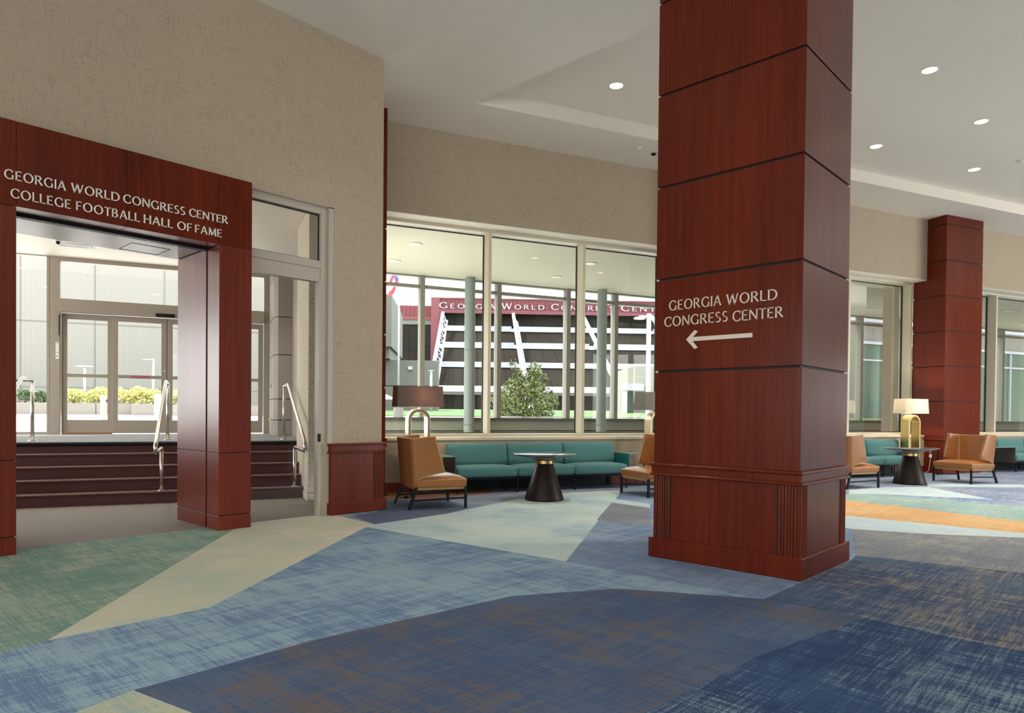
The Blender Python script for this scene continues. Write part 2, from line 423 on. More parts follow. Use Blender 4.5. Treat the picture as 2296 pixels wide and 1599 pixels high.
REG = [
    ('purple',[(4.93,7.35),(5.44,7.50),(5.7,9.2),(9.2,9.9),(40,-3),(40,-0.5),(18.7,0.),(14.86,3.19),(12.42,3.83),(10.01,6.8),(8.96,7.2),(7.76,7.16),(5.94,6.73),(4.76,6.65)]),
    ('green',[(0.30,7.3),(1.51,7.70),(3.28,7.76),(3.47,7.45),(1.04,4.55),(0.75,4.49),(-2.,3.9),(-3,6.5)]),
    ('cream',[(3.47,7.45),(3.30,7.8),(4.85,7.8),(4.83,7.60),(4.76,6.65),(4.58,6.56),(1.96,4.57),(1.04,4.55)]),
    ('light',[(4.58,6.56),(4.78,3.82),(4.81,2.04),(4.32,2.94),(3.59,3.36),(2.08,3.50),(1.13,3.46),(0.69,3.32),(-1.5,2.6),(-2.,3.9),(0.75,4.49),(1.04,4.55),(1.96,4.57)]),
    ('dark',[(1.13,3.46),(2.08,3.50),(3.59,3.36),(4.32,2.94),(4.81,2.04),(4.83,1.38),(3.65,1.57),(2.95,1.60),(2.55,1.63),(1.8,1.3),(0.9,1.6),(1.37,2.30)]),
    ('yell',[(1.13,3.46),(1.37,2.30),(0.9,1.6),(0.1,2.6),(0.69,3.32)]),
    ('br',[(4.83,1.38),(4.79,0.97),(4.77,0.54),(4.77,-0.17),(4.7,-2.5),(2.4,-1.2),(1.8,1.3),(2.55,1.63),(2.95,1.60),(3.65,1.57)]),
    ('blue',[(9.60,6.54),(4.78,3.82),(4.81,2.04),(6.96,2.08),(8.57,2.61),(10.49,3.88)]),
    ('navy',[(4.81,2.04),(5.53,2.04),(6.64,2.03),(6.96,2.08),(7.20,0.82),(7.46,-0.26),(7.7,-2.),(4.7,-2.5),(4.77,-0.17),(4.77,0.54),(4.83,1.38)]),
    ('aqua',[(4.58,6.56),(4.78,3.82),(9.60,6.54),(10.01,6.80),(8.96,7.20),(7.76,7.16),(5.94,6.73),(4.76,6.65)]),
    ('gray',[(8.57,2.61),(8.82,1.92),(9.34,1.07),(10.22,-0.35),(10.8,-2.),(7.7,-2.),(7.46,-0.26),(7.20,0.82),(6.96,2.08)]),
    ('pale',[(8.77,3.35),(9.67,2.98),(9.68,2.10),(9.74,1.12),(10.01,-0.34),(10.3,-2.),(10.0,-2.),(9.73,-0.33),(9.34,1.07),(8.82,1.92),(8.57,2.61)]),
    ('orange',[(11.57,4.43),(11.48,3.54),(10.80,1.24),(10.49,-0.36),(10.3,-2),(9.9,-2.),(9.87,-0.34),(9.70,1.12),(9.68,2.10),(9.67,2.98),(9.42,3.60)]),
    ('sage',[(12.54,4.64),(12.42,3.83),(12.80,3.49),(12.60,1.45),(12.86,-0.43),(13.,-2.),(10.3,-2.),(10.49,-0.36),(10.80,1.24),(11.48,3.54)]),
    ('pale',[(13.10,4.04),(14.03,3.82),(14.86,3.19),(13.39,1.96),(12.80,3.49),(12.42,3.83)]),
    ('pale',[(15.67,3.36),(16.88,1.96),(18.70,0.00),(17.97,0.00),(16.11,1.87),(14.86,3.19)]),
    ('purple',[(14.86,3.19),(18.2,0.),(15.5,-2),(13.,-2),(12.86,-.43),(12.7,1.9),(13.39,1.96)]),
    ('brown',[(5.6,8.75),(6.21,8.57),(6.60,8.15),(7.19,8.06),(7.77,7.95),(8.2,8.1),(8.8,8.9),(7.37,10.0),(5.8,10.0)]),
    ('pale',[(8.89,6.14),(8.78,5.45),(8.40,5.21),(8.48,5.92)]),
    ('gray',[(8.48,5.92),(8.40,5.21),(7.07,4.38),(6.94,5.07)]),
    ('navyL',[(4.93,7.35),(5.44,7.50),(5.7,8.5),(6.21,8.50),(6.60,8.10),(6.98,8.05),(6.49,6.91),(5.94,6.73),(4.76,6.65)]),
]
def inside(p, poly):
    c = False; n = len(poly)
    for i in range(n):
        x1, y1 = poly[i]; x2, y2 = poly[(i + 1) % n]
        if (y1 > p[1]) != (y2 > p[1]) and p[0] < (x2 - x1) * (p[1] - y1) / (y2 - y1) + x1: c = not c
    return c
def make_floor():
    bm = bmesh.new()
    e1, e2 = WF(40, 11.3), WF(1.75, 11.3)
    pts = [(-7.0, 7.74), (-7.0, -9.5), (40, -9.5), (e1.x, e1.y), (e2.x, e2.y), (5.62, 9.5), (5.45, 7.74)]
    bm.faces.new([bm.verts.new((x, y, 0)) for x, y in pts])
    for k, poly in REG:
        n = len(poly)
        xs = [p[0] for p in poly]; ys = [p[1] for p in poly]
        for i in range(n):
            a, b = Vector((*poly[i], 0)), Vector((*poly[(i + 1) % n], 0))
            no = Vector((-(b - a).y, (b - a).x, 0))
            if no.length < 1e-4: continue
            lo_x, hi_x = min(a.x, b.x) - .02, max(a.x, b.x) + .02
            lo_y, hi_y = min(a.y, b.y) - .02, max(a.y, b.y) + .02
            fs = [f for f in bm.faces if not (max(v.co.x for v in f.verts) < lo_x or min(v.co.x for v in f.verts) > hi_x
                                              or max(v.co.y for v in f.verts) < lo_y or min(v.co.y for v in f.verts) > hi_y)]
            geom = list({v for f in fs for v in f.verts}) + list({e for f in fs for e in f.edges}) + fs
            bmesh.ops.bisect_plane(bm, geom=geom, plane_co=a, plane_no=no.normalized(), dist=1e-5)
    keys = list(CARPETS)
    for f in bm.faces:
        c = f.calc_center_median(); f.material_index = 0
        for k, poly in REG:
            if inside((c.x, c.y), poly): f.material_index = keys.index(k)
    me = bpy.data.meshes.new('floor')
    for k in keys: me.materials.append(CARPETS[k])
    bm.normal_update()
    for f in bm.faces:
        if f.normal.z < 0: f.normal_flip()
    bm.to_mesh(me); bm.free()
    o = bpy.data.objects.new('floor', me); COL.objects.link(o)
    return struct(o, 'blue, green, cream and tan patchwork lobby carpet')
make_floor()

# ------------------------------------------------------------------ ceiling
CH, CH2 = 6.03, 6.26
mb = MB()
p = [WF(7.31 * 0, 0)]
a1, a2, a3 = WF(40, 10.0), WF(40, 11.5), WF(-1.5, 11.5)
mb.prism([(-7.0, 7.9), (-7.0, -9.5), (7.31, -9.5), (7.31, 7.69), (a1.x, a1.y), (a2.x, a2.y), (a3.x, a3.y), (2.5, 7.9)], 'z', CH, CH2)
mb.prism([(-7.0, 7.9), (-7.0, -9.5), (44, -9.5), (a2.x, a2.y), (a3.x, a3.y), (2.5, 7.9)], 'z', CH2, CH2 + .3)
struct(mb.build('ceiling', M_ceil), 'white lobby ceiling with a recessed tray')

# ------------------------------------------------------------------ walls of the lobby
mb = MB()
mb.box(-7.2, 1.09, 7.65, 7.88, 0, CH); mb.box(1.09, 4.83, 7.65, 7.88, 3.875, CH); mb.box(4.83, 5.58, 7.65, 7.88, 0, CH)
mb.box(5.515, 5.58, 7.88, 9.35, 0, CH)
struct(mb.build('wall_left', M_paperX), 'beige woven wallpaper wall around the entrance portal')
struct(MB().box(-7.2, -7.0, -9.5, 7.65, 0, CH2 + .3).build('wall_back', M_paperX))
WX = 11.15
mb = MB()
for a, b in ((1.75, 15.78), (15.78, 40)):
    mb.box(a, b, WX, 11.78, 4.59, CH)
    mb.box(a, b, WX, 11.78, 0, .84)
struct(mb.build('wall_front', M_paperX, mx=WR), 'beige wallpaper band above and below the lobby windows')
struct(MB().box(1.75, 40, WX - .025, WX, 0, .155).build('baseboard_front', M_red, mx=WR, bevel=.006), 'red wooden baseboard under the windows')
# underside of the window header and the sill board
struct(MB().box(2.5, 40, WX - .02, 11.78, .84, .895).build('trim_1', M_frame, mx=WR, bevel=.008), 'taupe window sill board')
struct(MB().box(2.5, 40, WX + .002, 11.78, 4.578, 4.592).build('trim_2', M_soffit, mx=WR), 'pale underside of the window header')
struct(MB().box(-7.2, 44, -9.7, -9.5, 0, CH2 + .3).build('wall_south', M_paperX))  # unseen lobby wall, closed to keep sky reflections off the window glass
e3, e4 = WF(40, 11.5), WF(40.2, 11.5)
struct(MB().prism([(e3.x, e3.y), (e4.x, e4.y), (44.2, -9.5), (44, -9.5)], 'z', 0, CH2).build('wall_right', M_paperX))

# ------------------------------------------------------------------ lobby windows
GX = 11.73
def lobby_window(name, w0, w1, mull, label):
    f = MB(); y0, y1 = 11.49, 11.77; zb, zt = .895, 4.578
    f.frame(w0, w1, zb, zt, .05, y0, y1)
    o = struct(f.build(name, M_frame, mx=WR, bevel=.004), label)
    xs = [w0 + .05] + mull + [w1 - .05]
    for m_ in mull:
        MB().box(m_ - .03, m_ + .03, y0, y1, zb + .05, zt - .05).build('mullion', M_frame, o, bevel=.004)
    for i in range(len(xs) - 1):
        a = xs[i] + (.03 if i else 0); b = xs[i + 1] - (.03 if i < len(xs) - 2 else 0)
        MB().frame(a, b, zb + .05, zt - .05, .016, GX - .012, GX + .02).build('gasket', M_rubber, o)
        MB().box(a + .014, b - .014, GX, GX + .008, zb + .064, zt - .064).build('glass_pane', M_glass, o)
    return o
lobby_window('window_1', 2.56, 8.40, [4.61, 6.535], 'three tall lobby panes with taupe mullions above the left teal sofa')
lobby_window('window_2', 9.86, 15.68, [11.62, 13.56], 'tall lobby window between the big pillar and the far pilaster')
lobby_window('window_3', 17.05, 24.6, [18.93, 20.85, 22.8], 'tall lobby window at the right edge beyond the far pilaster')

# ------------------------------------------------------------------ panelled square columns
def column(name, label, mx, x0, x1, y0, y1, seams, cap0, cap1, base_h, top, flutes, sub=.033):
    """stacked veneer panels with black reveals over a wainscot with reeded corner boards"""
    t = thing(name, label, 'column', mx)
    g = .010
    MB().box(x0 + .02, x1 - .02, y0 + .02, y1 - .02, base_h, top).build('reveal_core', M_gap, t)
    zs = [cap1] + seams + [top]
    for a, b in zip(zs, zs[1:]):
        MB().box(x0, x1, y0, y1, a + (g if a != cap1 else 0), b - (g if b != top else 0)).build('veneer_panel', M_wood, t, bevel=.003)
    c = MB()
    c.box(x0 - .018, x1 + .018, y0 - .018, y1 + .018, cap0 + .02, cap1 - .025)
    c.box(x0 - .03, x1 + .03, y0 - .03, y1 + .03, cap1 - .03, cap1)
    c.box(x0 - .03, x1 + .03, y0 - .03, y1 + .03, cap0, cap0 + .025)
    c.build('chair_rail', M_wood, t, bevel=.011, seg=3)
    MB().box(x0, x1, y0, y1, base_h - .02, cap0 + .01).build('wainscot', M_wood, t, bevel=.003)
    MB().box(x0 - sub, x1 + sub, y0 - sub, y1 + sub, 0, base_h).build('plinth', M_wood, t, bevel=.008)
    for side, a, b in flutes:
        fl = MB()
        n = max(3, int((b - a) / .022))
        st = (b - a) / n
        for i in range(n):
            m_ = a + (i + .5) * st
            pr = [(m_ - st * .46, -.001), (m_ - st * .3, .008), (m_, .011), (m_ + st * .3, .008), (m_ + st * .46, -.001)]
            if side == 'x0': fl.prism([(x0 - q, p_) for p_, q in pr], 'z', base_h, cap0)
            elif side == 'y0': fl.prism([(p_, y0 - q) for p_, q in pr], 'z', base_h, cap0)
            elif side == 'x1': fl.prism([(x1 + q, p_) for p_, q in pr], 'z', base_h, cap0)
        fl.build('reeded_board', M_woodstripe, t)
    for side, a, b in flutes:
        for e in (a, b):
            if side == 'x0' and y0 + .05 < e < y1 - .05: MB().box(x0 - .004, x0 + .004, e - .008, e + .008, base_h, cap0).build('groove', M_gap, t)
            if side == 'y0' and x0 + .05 < e < x1 - .05: MB().box(e - .008, e + .008, y0 - .004, y0 + .004, base_h, cap0).build('groove', M_gap, t)
    return t
px0, px1, py0, py1 = 5.545, 6.635, 2.075, 3.405
column('pillar', 'large square cherry wood pillar with white wayfinding letters and arrow', ID, px0, px1, py0, py1,
       [1.70, 2.54, 3.38, 4.22, 5.06, 5.90], .75, .865, .18, CH,
       [('x0', py0 + .02, py0 + .17), ('x0', py1 - .17, py1 - .02), ('y0', px0 + .02, px0 + .14), ('y0', px1 - .14, px1 - .02)])
def pilaster(w0, w1, label):
    return column('pilaster', label, WR, w0, w1, 10.68, 11.49, [1.69, 2.515, 3.34, 4.165, 4.99, 5.82], .775, .90, .155, CH,
                  [('y0', w0 + .02, w0 + .16), ('y0', w1 - .16, w1 - .02), ('x0', 10.70, 10.83)], .03)
pilaster(1.76, 2.545, 'narrow cherry wood pilaster in the corner left of the windows')
pilaster(8.42, 9.84, 'cherry wood pilaster hidden behind the large pillar')
pilaster(15.70, 17.02, 'cherry wood pilaster on the far right behind the brass lamp')

# wainscot at the end of the entrance wall
t = thing('wainscot_panel', 'low cherry wood wainscot at the right end of the entrance wall', 'wainscot')
MB().box(4.775, 5.585, 7.60, 7.66, .15, .80).build('panel', M_wood, t, bevel=.003)
MB().box(4.755, 5.605, 7.565, 7.67, 0, .155).build('plinth', M_wood, t, bevel=.008)
c = MB(); c.box(4.765, 5.595, 7.585, 7.67, .795, .885); c.box(4.75, 5.61, 7.57, 7.67, .875, .905); c.box(4.75, 5.61, 7.57, 7.67, .775, .80)
c.build('chair_rail', M_wood, t, bevel=.011, seg=3)
fl = MB()
for i in range(7):
    m_ = 5.44 + i * .021
    fl.prism([(m_ - .009, 7.601), (m_ - .006, 7.593), (m_, 7.589), (m_ + .006, 7.593), (m_ + .009, 7.601)], 'z', .155, .775)
fl.build('reeded_board', M_woodstripe, t)
MB().box(5.415, 5.425, 7.597, 7.603, .155, .775).build('groove', M_gap, t)

# ------------------------------------------------------------------ raised lettering
def stem(x0, y0, x1, y1, w, flare=1.28):
    d = Vector((x1 - x0, y1 - y0)); n = Vector((-d.y, d.x)).normalized()
    pts = []
    prof = [(0, flare), (.10, 1.04), (.5, .94), (.90, 1.04), (1, flare)]
    for t_, k in prof: pts.append((x0 + d.x * t_ + n.x * w * k / 2, y0 + d.y * t_ + n.y * w * k / 2))
    for t_, k in reversed(prof): pts.append((x0 + d.x * t_ - n.x * w * k / 2, y0 + d.y * t_ - n.y * w * k / 2))
    return [pts]
def arc(cx, cy, rx, ry, a0, a1, wv, wh, n=18, turn=0.0):
    out = []
    for i in range(n):
        qs = []
        for j in (i, i + 1):
            a = R(a0 + (a1 - a0) * j / n); k = abs(math.cos(a + turn)) ** 1.3; w = wh + (wv - wh) * k
            qs.append(((cx + (rx + 0) * math.cos(a), cy + ry * math.sin(a)), (cx + (rx - w) * math.cos(a), cy + (ry - w) * math.sin(a))))
        out.append([qs[0][0], qs[1][0], qs[1][1], qs[0][1]])
    return out
A_, B_ = .135, .085
GL = {
 'I': (.14, lambda: stem(.07, 0, .07, 1, A_)),
 'L': (.56, lambda: stem(.07, 0, .07, 1, A_) + stem(.02, .045, .55, .045, B_)),
 'E': (.58, lambda: stem(.07, 0, .07, 1, A_) + stem(.02, .045, .57, .045, B_) + stem(.02, .955, .55, .955, B_) + stem(.05, .52, .46, .52, B_)),
 'F': (.55, lambda: stem(.07, 0, .07, 1, A_) + stem(.02, .955, .55, .955, B_) + stem(.05, .50, .46, .50, B_)),
 'T': (.66, lambda: stem(.33, 0, .33, 1, A_) + stem(0, .955, .66, .955, B_)),
 'H': (.76, lambda: stem(.07, 0, .07, 1, A_) + stem(.69, 0, .69, 1, A_) + stem(.05, .52, .71, .52, B_, 1)),
 'N': (.80, lambda: stem(.06, 0, .06, 1, .10) + stem(.74, 0, .74, 1, .10) + stem(.06, .97, .74, .03, A_, 1)),
 'M': (.98, lambda: stem(.09, 0, .14, 1, .10) + stem(.89, 0, .84, 1, A_) + stem(.15, .97, .49, .05, A_, 1) + stem(.83, .97, .49, .05, .10, 1)),
 'A': (.82, lambda: stem(.05, 0, .41, 1, .10) + stem(.77, 0, .41, 1, A_) + stem(.17, .33, .65, .33, B_, 1)),
 'W': (1.16, lambda: stem(.05, 1, .33, 0, A_) + stem(.33, 0, .58, 1, .095) + stem(.58, 1, .84, 0, A_) + stem(.84, 0, 1.11, 1, .095)),
 'O': (.96, lambda: arc(.48, .5, .48, .52, 0, 360, .145, .085, 32)),
 'C': (.80, lambda: arc(.48, .5, .48, .52, 52, 308, .145, .085, 24) + stem(.755, .72, .775, .95, .06) + stem(.755, .28, .785, .07, .05)),
 'G': (.90, lambda: arc(.48, .5, .48, .52, 52, 312, .145, .085, 24) + stem(.755, .72, .775, .95, .06) + stem(.80, .03, .80, .46, .125)),
 'D': (.86, lambda: stem(.07, 0, .07, 1, A_) + arc(.34, .5, .52, .5, -90, 90, .145, .085, 18) + stem(.05, .9575, .36, .9575, B_, 1) + stem(.05, .0425, .36, .0425, B_, 1)),
 'R': (.72, lambda: stem(.07, 0, .07, 1, A_) + arc(.30, .735, .31, .265, -90, 90, .14, .08, 14) + stem(.05, .96, .31, .96, .08, 1) + stem(.05, .51, .31, .51, .08, 1) + stem(.30, .50, .68, .02, A_, 1.15)),
 'B': (.66, lambda: stem(.07, 0, .07, 1, A_) + arc(.28, .76, .29, .24, -90, 90, .13, .08, 14) + arc(.28, .28, .36, .28, -90, 90, .14, .08, 14)
        + stem(.05, .96, .29, .96, .08, 1) + stem(.05, .52, .29, .52, .08, 1) + stem(.05, .04, .29, .04, .08, 1)),
 'S': (.56, lambda: arc(.28, .755, .26, .265, 35, 262, .12, .085, 16, .6) + arc(.28, .245, .28, .265, 82, -145, .12, .085, 16, .6)),
 'U': (.78, lambda: stem(.07, .3, .07, 1, A_) + stem(.71, .3, .71, 1, .10) + arc(.39, .36, .387, .38, 180, 360, .13, .08, 16)),
 'P': (.64, lambda: stem(.07, 0, .07, 1, A_) + arc(.30, .72, .32, .28, -90, 90, .14, .08, 14) + stem(.05, .96, .31, .96, .08, 1) + stem(.05, .48, .31, .48, .08, 1)),
 'Y': (.74, lambda: stem(.37, 0, .37, .5, A_) + stem(.04, 1, .37, .45, A_) + stem(.70, 1, .37, .45, .09)),
}
def lettering(root, words, cap, thick, mat, gap=.16, first=1.0):
    """words: (text, x0, x1, baseline) in the sign's own plane, x right, z up, y out of the wall (towards -y)"""
    for text, x0, x1, zb in words:
        adv = []
        for i, ch in enumerate(text): adv.append(GL[ch][0] * (first if i == 0 else 1))
        k = (x1 - x0) / (sum(adv) + gap * (len(text) - 1))
        x = x0
        for i, ch in enumerate(text):
            m_ = MB(); hz = cap * (first if i == 0 else 1); kx = k * (first if i == 0 else 1)
            for poly in GL[ch][1](): m_.prism([(x + px * kx, zb + py * hz) for px, py in poly], 'y', -thick, 0)
            m_.build('letter', mat, root)
            x += adv[i] * k + gap * k
PY = 7.44
t = thing('sign_lettering', 'two lines of silver letters on the portal lintel, GEORGIA WORLD CONGRESS CENTER COLLEGE FOOTBALL HALL OF FAME', 'sign', at(ID, 0, PY, 0))
t['label'] = 'two lines of raised silver letters across the wooden portal lintel'
lettering(t, [('GEORGIA', 1.373, 1.841, 3.329), ('WORLD', 1.886, 2.296, 3.331), ('CONGRESS', 2.328, 2.915, 3.333), ('CENTER', 2.957, 3.366, 3.335),
              ('COLLEGE', 1.420, 1.881, 3.170), ('FOOTBALL', 1.926, 2.478, 3.172), ('HALL', 2.516, 2.795, 3.174), ('OF', 2.838, 2.985, 3.176), ('FAME', 3.019, 3.301, 3.178)],
          .083, .012, M_letter)
# on the pillar: x of the sign runs along -y of the lobby
mxp = Matrix.Translation((px0, 3.266, 0)) @ Matrix.Rotation(-PI / 2, 4, 'Z')
t = thing('sign_lettering', 'cream letters and left-pointing arrow on the large square pillar', 'sign', mxp)
lettering(t, [('GEORGIA', 0.0, .503, 2.249), ('WORLD', .552, .989, 2.246), ('CONGRESS', -.047, .565, 2.106), ('CENTER', .609, 1.037, 2.100)], .088, .006, M_letterP)
ar = MB()
ar.prism([(.215, 1.959), (.785, 1.956), (.785, 1.992), (.215, 1.995)], 'y', -.006, 0)
ar.prism([(.176, 1.977), (.258, 2.055), (.290, 2.042), (.225, 1.977), (.290, 1.898), (.258, 1.888)], 'y', -.0065, 0)
ar.build('arrow', M_letterP, t)

# ------------------------------------------------------------------ entrance portal
t = thing('entrance_portal', 'dark cherry wood portal surround with lettered lintel', 'portal', ID)
PZ, PT, PB = 3.10, 3.855, 8.57
def jamb(x0, x1, inner):
    g = .005
    for a, b in ((.165, .84), (.85, PZ - .004)):
        MB().box(x0, x1, PY, 7.735, a, b).build('jamb_panel', M_woodgloss, t, bevel=.002)
        MB().box(x0, x1, 7.775, PB, a, b).build('jamb_panel', M_woodgloss, t, bevel=.002)
    MB().box(x0, x1, PY, 7.735, 0, .155).box(x0, x1, 7.775, PB, 0, .155).build('jamb_base', M_woodgloss, t, bevel=.002)
    MB().box(x0 + .012, x1 - .012, PY + .012, PB - .012, 0, PZ).build('jamb_core', M_gap, t)
jamb(3.28, 3.645, -1); jamb(1.10, 1.463, 1)
for a, b in ((1.10, 1.461), (1.465, 2.361), (2.365, 3.273), (3.277, 3.645)):
    MB().box(a, b, PY, 7.70, PZ + .002, PT).build('lintel_panel', M_wood, t, bevel=.002)
MB().box(1.10, 3.645, 7.72, PB, PZ + .002, PT).build('lintel_back', M_woodgloss, t)
MB().box(1.106, 3.639, PY + .01, PB - .02, PZ + .006, PT - .01).build('lintel_core', M_gap, t)
k = MB().box(1.463, 3.28, 7.71, 7.80, PZ - .022, PZ + .004).build('door_track', M_dark, t)
for i in range(7): MB().lathe([(.010, 0), (.008, -.004)], 10, (1.55 + i * .28, 7.755, PZ - .022)).build('screw', M_steel, k)
MB().box(1.463, 3.28, 7.80, 7.83, PZ - .010, PZ + .004).build('track_trim', M_steel, t)
al = MB()
for a, b, c_, d in ((2.62, 3.02, 8.10, 8.103), (2.62, 3.02, 8.50, 8.503), (2.62, 2.623, 8.10, 8.503), (3.017, 3.02, 8.10, 8.503)): al.box(a, b, c_, d, PZ - .001, PZ + .004)
al.build('access_panel_seam', M_gap, t)

# ------------------------------------------------------------------ storefront right of the portal
o = MB()
o.box(4.665, 4.755, 7.69, 7.80, 0, 3.865); o.box(3.645, 4.665, 7.69, 7.80, 3.775, 3.865)
o.box(3.645, 4.665, 7.69, 7.80, 3.095, 3.19)
o = struct(o.build('window_4', M_graylt, bevel=.004), 'cream painted sidelight frame right of the portal')
MB().box(4.755, 4.83, 7.655, 7.80, 0, 3.875).box(3.645, 4.83, 7.655, 7.80, 3.865, 3.876).build('casing', M_graylt, o)
MB().box(3.645, 4.665, 7.70, 7.79, 2.955, 3.095).build('header_panel', M_graylt, o, bevel=.004)
MB().box(4.64, 4.68, 7.68, 7.78, 0, 2.955).box(3.645, 4.64, 7.68, 7.78, 2.925, 2.955).build('stop', M_graylt, o, bevel=.003)
MB().frame(3.645, 4.665, 3.19, 3.775, .014, 7.735, 7.755).build('gasket', M_rubber, o)
MB().box(3.652, 4.655, 7.742, 7.749, 3.20, 3.765).build('glass_pane', M_glassD, o)
MB().box(3.652, 4.642, 7.742, 7.749, .02, 2.93).build('glass_pane', M_glassD, o)
MB().box(4.632, 4.668, 7.672, 7.69, .93, 1.03).build('strike_plate', M_dark, o)

# ------------------------------------------------------------------ vestibule
LZ, RS, TR = .82, .164, .29
mb = MB()
# taupe carpet before the steps (polygon between the entrance line and the first riser)
b0, b1 = WF(-14.0, 10.9), WF(1.5, 10.9)
q = WF(1.5, 9.15)
mb.prism([(-7.0, 7.74), (4.9, 7.74), (q.x, q.y + .1), (b1.x, b1.y), (b0.x, b0.y), (b0.x, 7.74)], 'z', -.05, .002)
struct(mb.build('floor_vestibule', M_browncarpet), 'taupe carpet at the foot of the entrance steps')
t = thing('staircase', 'five burgundy carpeted steps rising to the glass entrance doors', 'stairs', WR)
for i in range(4):
    x0 = 10.86 + i * TR; z = RS * (i + 1)
    s_ = MB().box(-13.98, 1.50, x0 + .02, x0 + .03 + TR + .4, z - RS, z - .03).box(-13.98, 1.50, x0, x0 + TR + .06, z - .03, z).build('step', M_stepcarpet, t, bevel=.006)
    MB().box(-13.98, 1.50, x0 - .006, x0 + .035, z - .012, z + .003).build('nosing', M_stepnose, s_, bevel=.004)
x0 = 10.86 + 4 * TR
MB().box(-13.98, 1.55, x0 + .03, x0 + .25, LZ - RS, LZ - .045).build('step', M_stepcarpet, t)
MB().box(-13.98, 1.55, x0 - .01, x0 + .10, LZ - .06, LZ - .004).build('landing_edge', M_dark, t, bevel=.02, seg=4)
struct(MB().box(-13.98, 1.55, x0 + .06, 16.0, LZ - .3, LZ).build('floor_landing', aggregate('landing_carpet', (.16, .16, .155), (.09, .09, .088), 110), mx=WR), 'grey carpeted landing before the entrance doors')
VC = 4.29
v1, v2, v3, v4 = WF(-14.2, 16.1), WF(1.72, 16.1), WF(1.72, 9.2), (4.95, 7.88)
struct(MB().prism([(-8.5, 7.88), v4, (v3.x, v3.y), (v2.x, v2.y), (v1.x, v1.y), (-8.5, v1.y)], 'z', VC, VC + .2).build('ceiling_vestibule', M_soffit), 'cream vestibule ceiling')
struct(MB().box(1.56, 1.72, 9.3, 16.1, 0, VC).build('wall_vestibule', M_panelgray, mx=WR))
struct(MB().box(-14.3, -14.0, 12, 16.1, 0, VC).build('wall_far', M_panelgray, mx=WR))
# concrete pier and panelled pier
t = thing('concrete_pier', 'speckled cream aggregate pier beside the right end of the steps', 'pier', WR)
MB().box(1.34, 1.56, 10.41, 11.80, .12, VC - .004).build('shaft', M_aggr, t, bevel=.01)
MB().box(1.33, 1.56, 10.40, 11.80, 0, .115).build('base', M_aggr, t, bevel=.01)
t = thing('panelled_pier', 'taupe metal panelled pier right of the entrance doors', 'pier', WR)
for a, b in ((LZ, 1.125), (1.14, 1.55), (1.565, 2.44), (2.455, 3.20), (3.215, 4.02), (4.035, VC - .004)):
    MB().prism([(1.225, 14.75), (1.29, 14.60), (1.56, 14.60), (1.56, 16.0), (1.225, 16.0)], 'z', a, b).build('metal_panel', M_panelgray, t, bevel=.004)
MB().prism([(1.24, 14.76), (1.30, 14.615), (1.56, 14.615), (1.56, 15.99), (1.24, 15.99)], 'z', LZ, VC - .006).build('core', M_gap, t)
tag(MB().lathe([(.0, 0), (.045, 0), (.045, .02), (.0, .02)], 20).build('push_plate', M_steel, mx=WR @ Matrix.Translation((1.225, 15.3, 1.85)) @ Matrix.Rotation(-PI/2, 4, 'Y')), 'round steel door push button on the taupe pier', 'push button')

# entrance doors and glazed front, plane xx = 16
DX = 16.0
o = MB(); y0, y1 = DX - .06, DX + .08
o.box(-2.81, -2.645, y0, y1, LZ, VC); o.box(1.115, 1.225, y0, y1, LZ, VC)
o.box(-2.645, 1.115, y0, y1, 4.205, VC); o.box(-2.645, 1.115, y0 - .06, y1, 3.21, 3.47)
o = struct(o.build('door_1', M_gray, mx=WR, bevel=.005), 'taupe metal frame and header of the automatic entrance doors')
MB().box(-2.63, 1.10, DX, DX + .008, 3.47, 4.205).build('transom_glass', M_glassD, o)
def leaf(x0, x1, y, nm):
    z0, z1 = LZ + .015, 3.20
    f = MB(); f.box(x0, x0 + .10, y, y + .045, z0, z1); f.box(x1 - .10, x1, y, y + .045, z0, z1)
    f.box(x0 + .1, x1 - .1, y, y + .045, z0, 1.10); f.box(x0 + .1, x1 - .1, y, y + .045, 3.085, z1); f.box(x0 + .1, x1 - .1, y, y + .045, 1.945, 2.015)
    l_ = f.build(nm, M_gray, o, bevel=.004)
    MB().box(x0 + .095, x1 - .095, y + .02, y + .028, 1.095, 1.95).box(x0 + .095, x1 - .095, y + .02, y + .028, 2.01, 3.09).build('glass_pane', M_glassD, l_)
    return l_
leaf(-2.635, -1.745, DX + .02, 'fixed_leaf'); l2 = leaf(-1.755, -.775, DX - .04, 'sliding_leaf')
leaf(-.765, .215, DX - .04, 'sliding_leaf'); leaf(.205, 1.105, DX + .02, 'fixed_leaf')
MB().box(-.79, -.75, DX - .02, DX - .01, LZ, 3.2).build('meeting_seal', M_rubber, o)
MB().box(-2.62, -1.75, DX - .045, DX - .03, LZ, LZ + .03).build('threshold', plain('copper_threshold', (.30, .12, .05), .4), o)
MB().box(-.98, -.62, y0 - .115, y0 - .058, 3.215, 3.285).build('motion_sensor', M_dark, o, bevel=.025, seg=4, smooth=True)
MB().lathe([(.0, 0), (.018, 0), (.018, .012), (.0, .012)], 14).build('lock', M_steel, l2).matrix_local = Matrix.Translation((-.82, DX - .04, 2.12)) @ Matrix.Rotation(PI / 2, 4, 'X')
# side glazing left of the doors
o = MB(); o.frame(-13.9, -2.82, LZ, VC, .045, DX - .05, DX + .05, tt=.02); o.box(-4.6, -4.5, DX - .05, DX + .05, LZ, VC); o.box(-7.2, -7.1, DX - .05, DX + .05, LZ, VC); o.box(-10.2, -10.1, DX - .05, DX + .05, LZ, VC)
o = struct(o.build('window_5', M_gray, mx=WR), 'tall sidelight window left of the entrance doors')
MB().box(-13.9, -2.83, DX, DX + .008, LZ, VC).build('glass_pane', M_glassD, o)
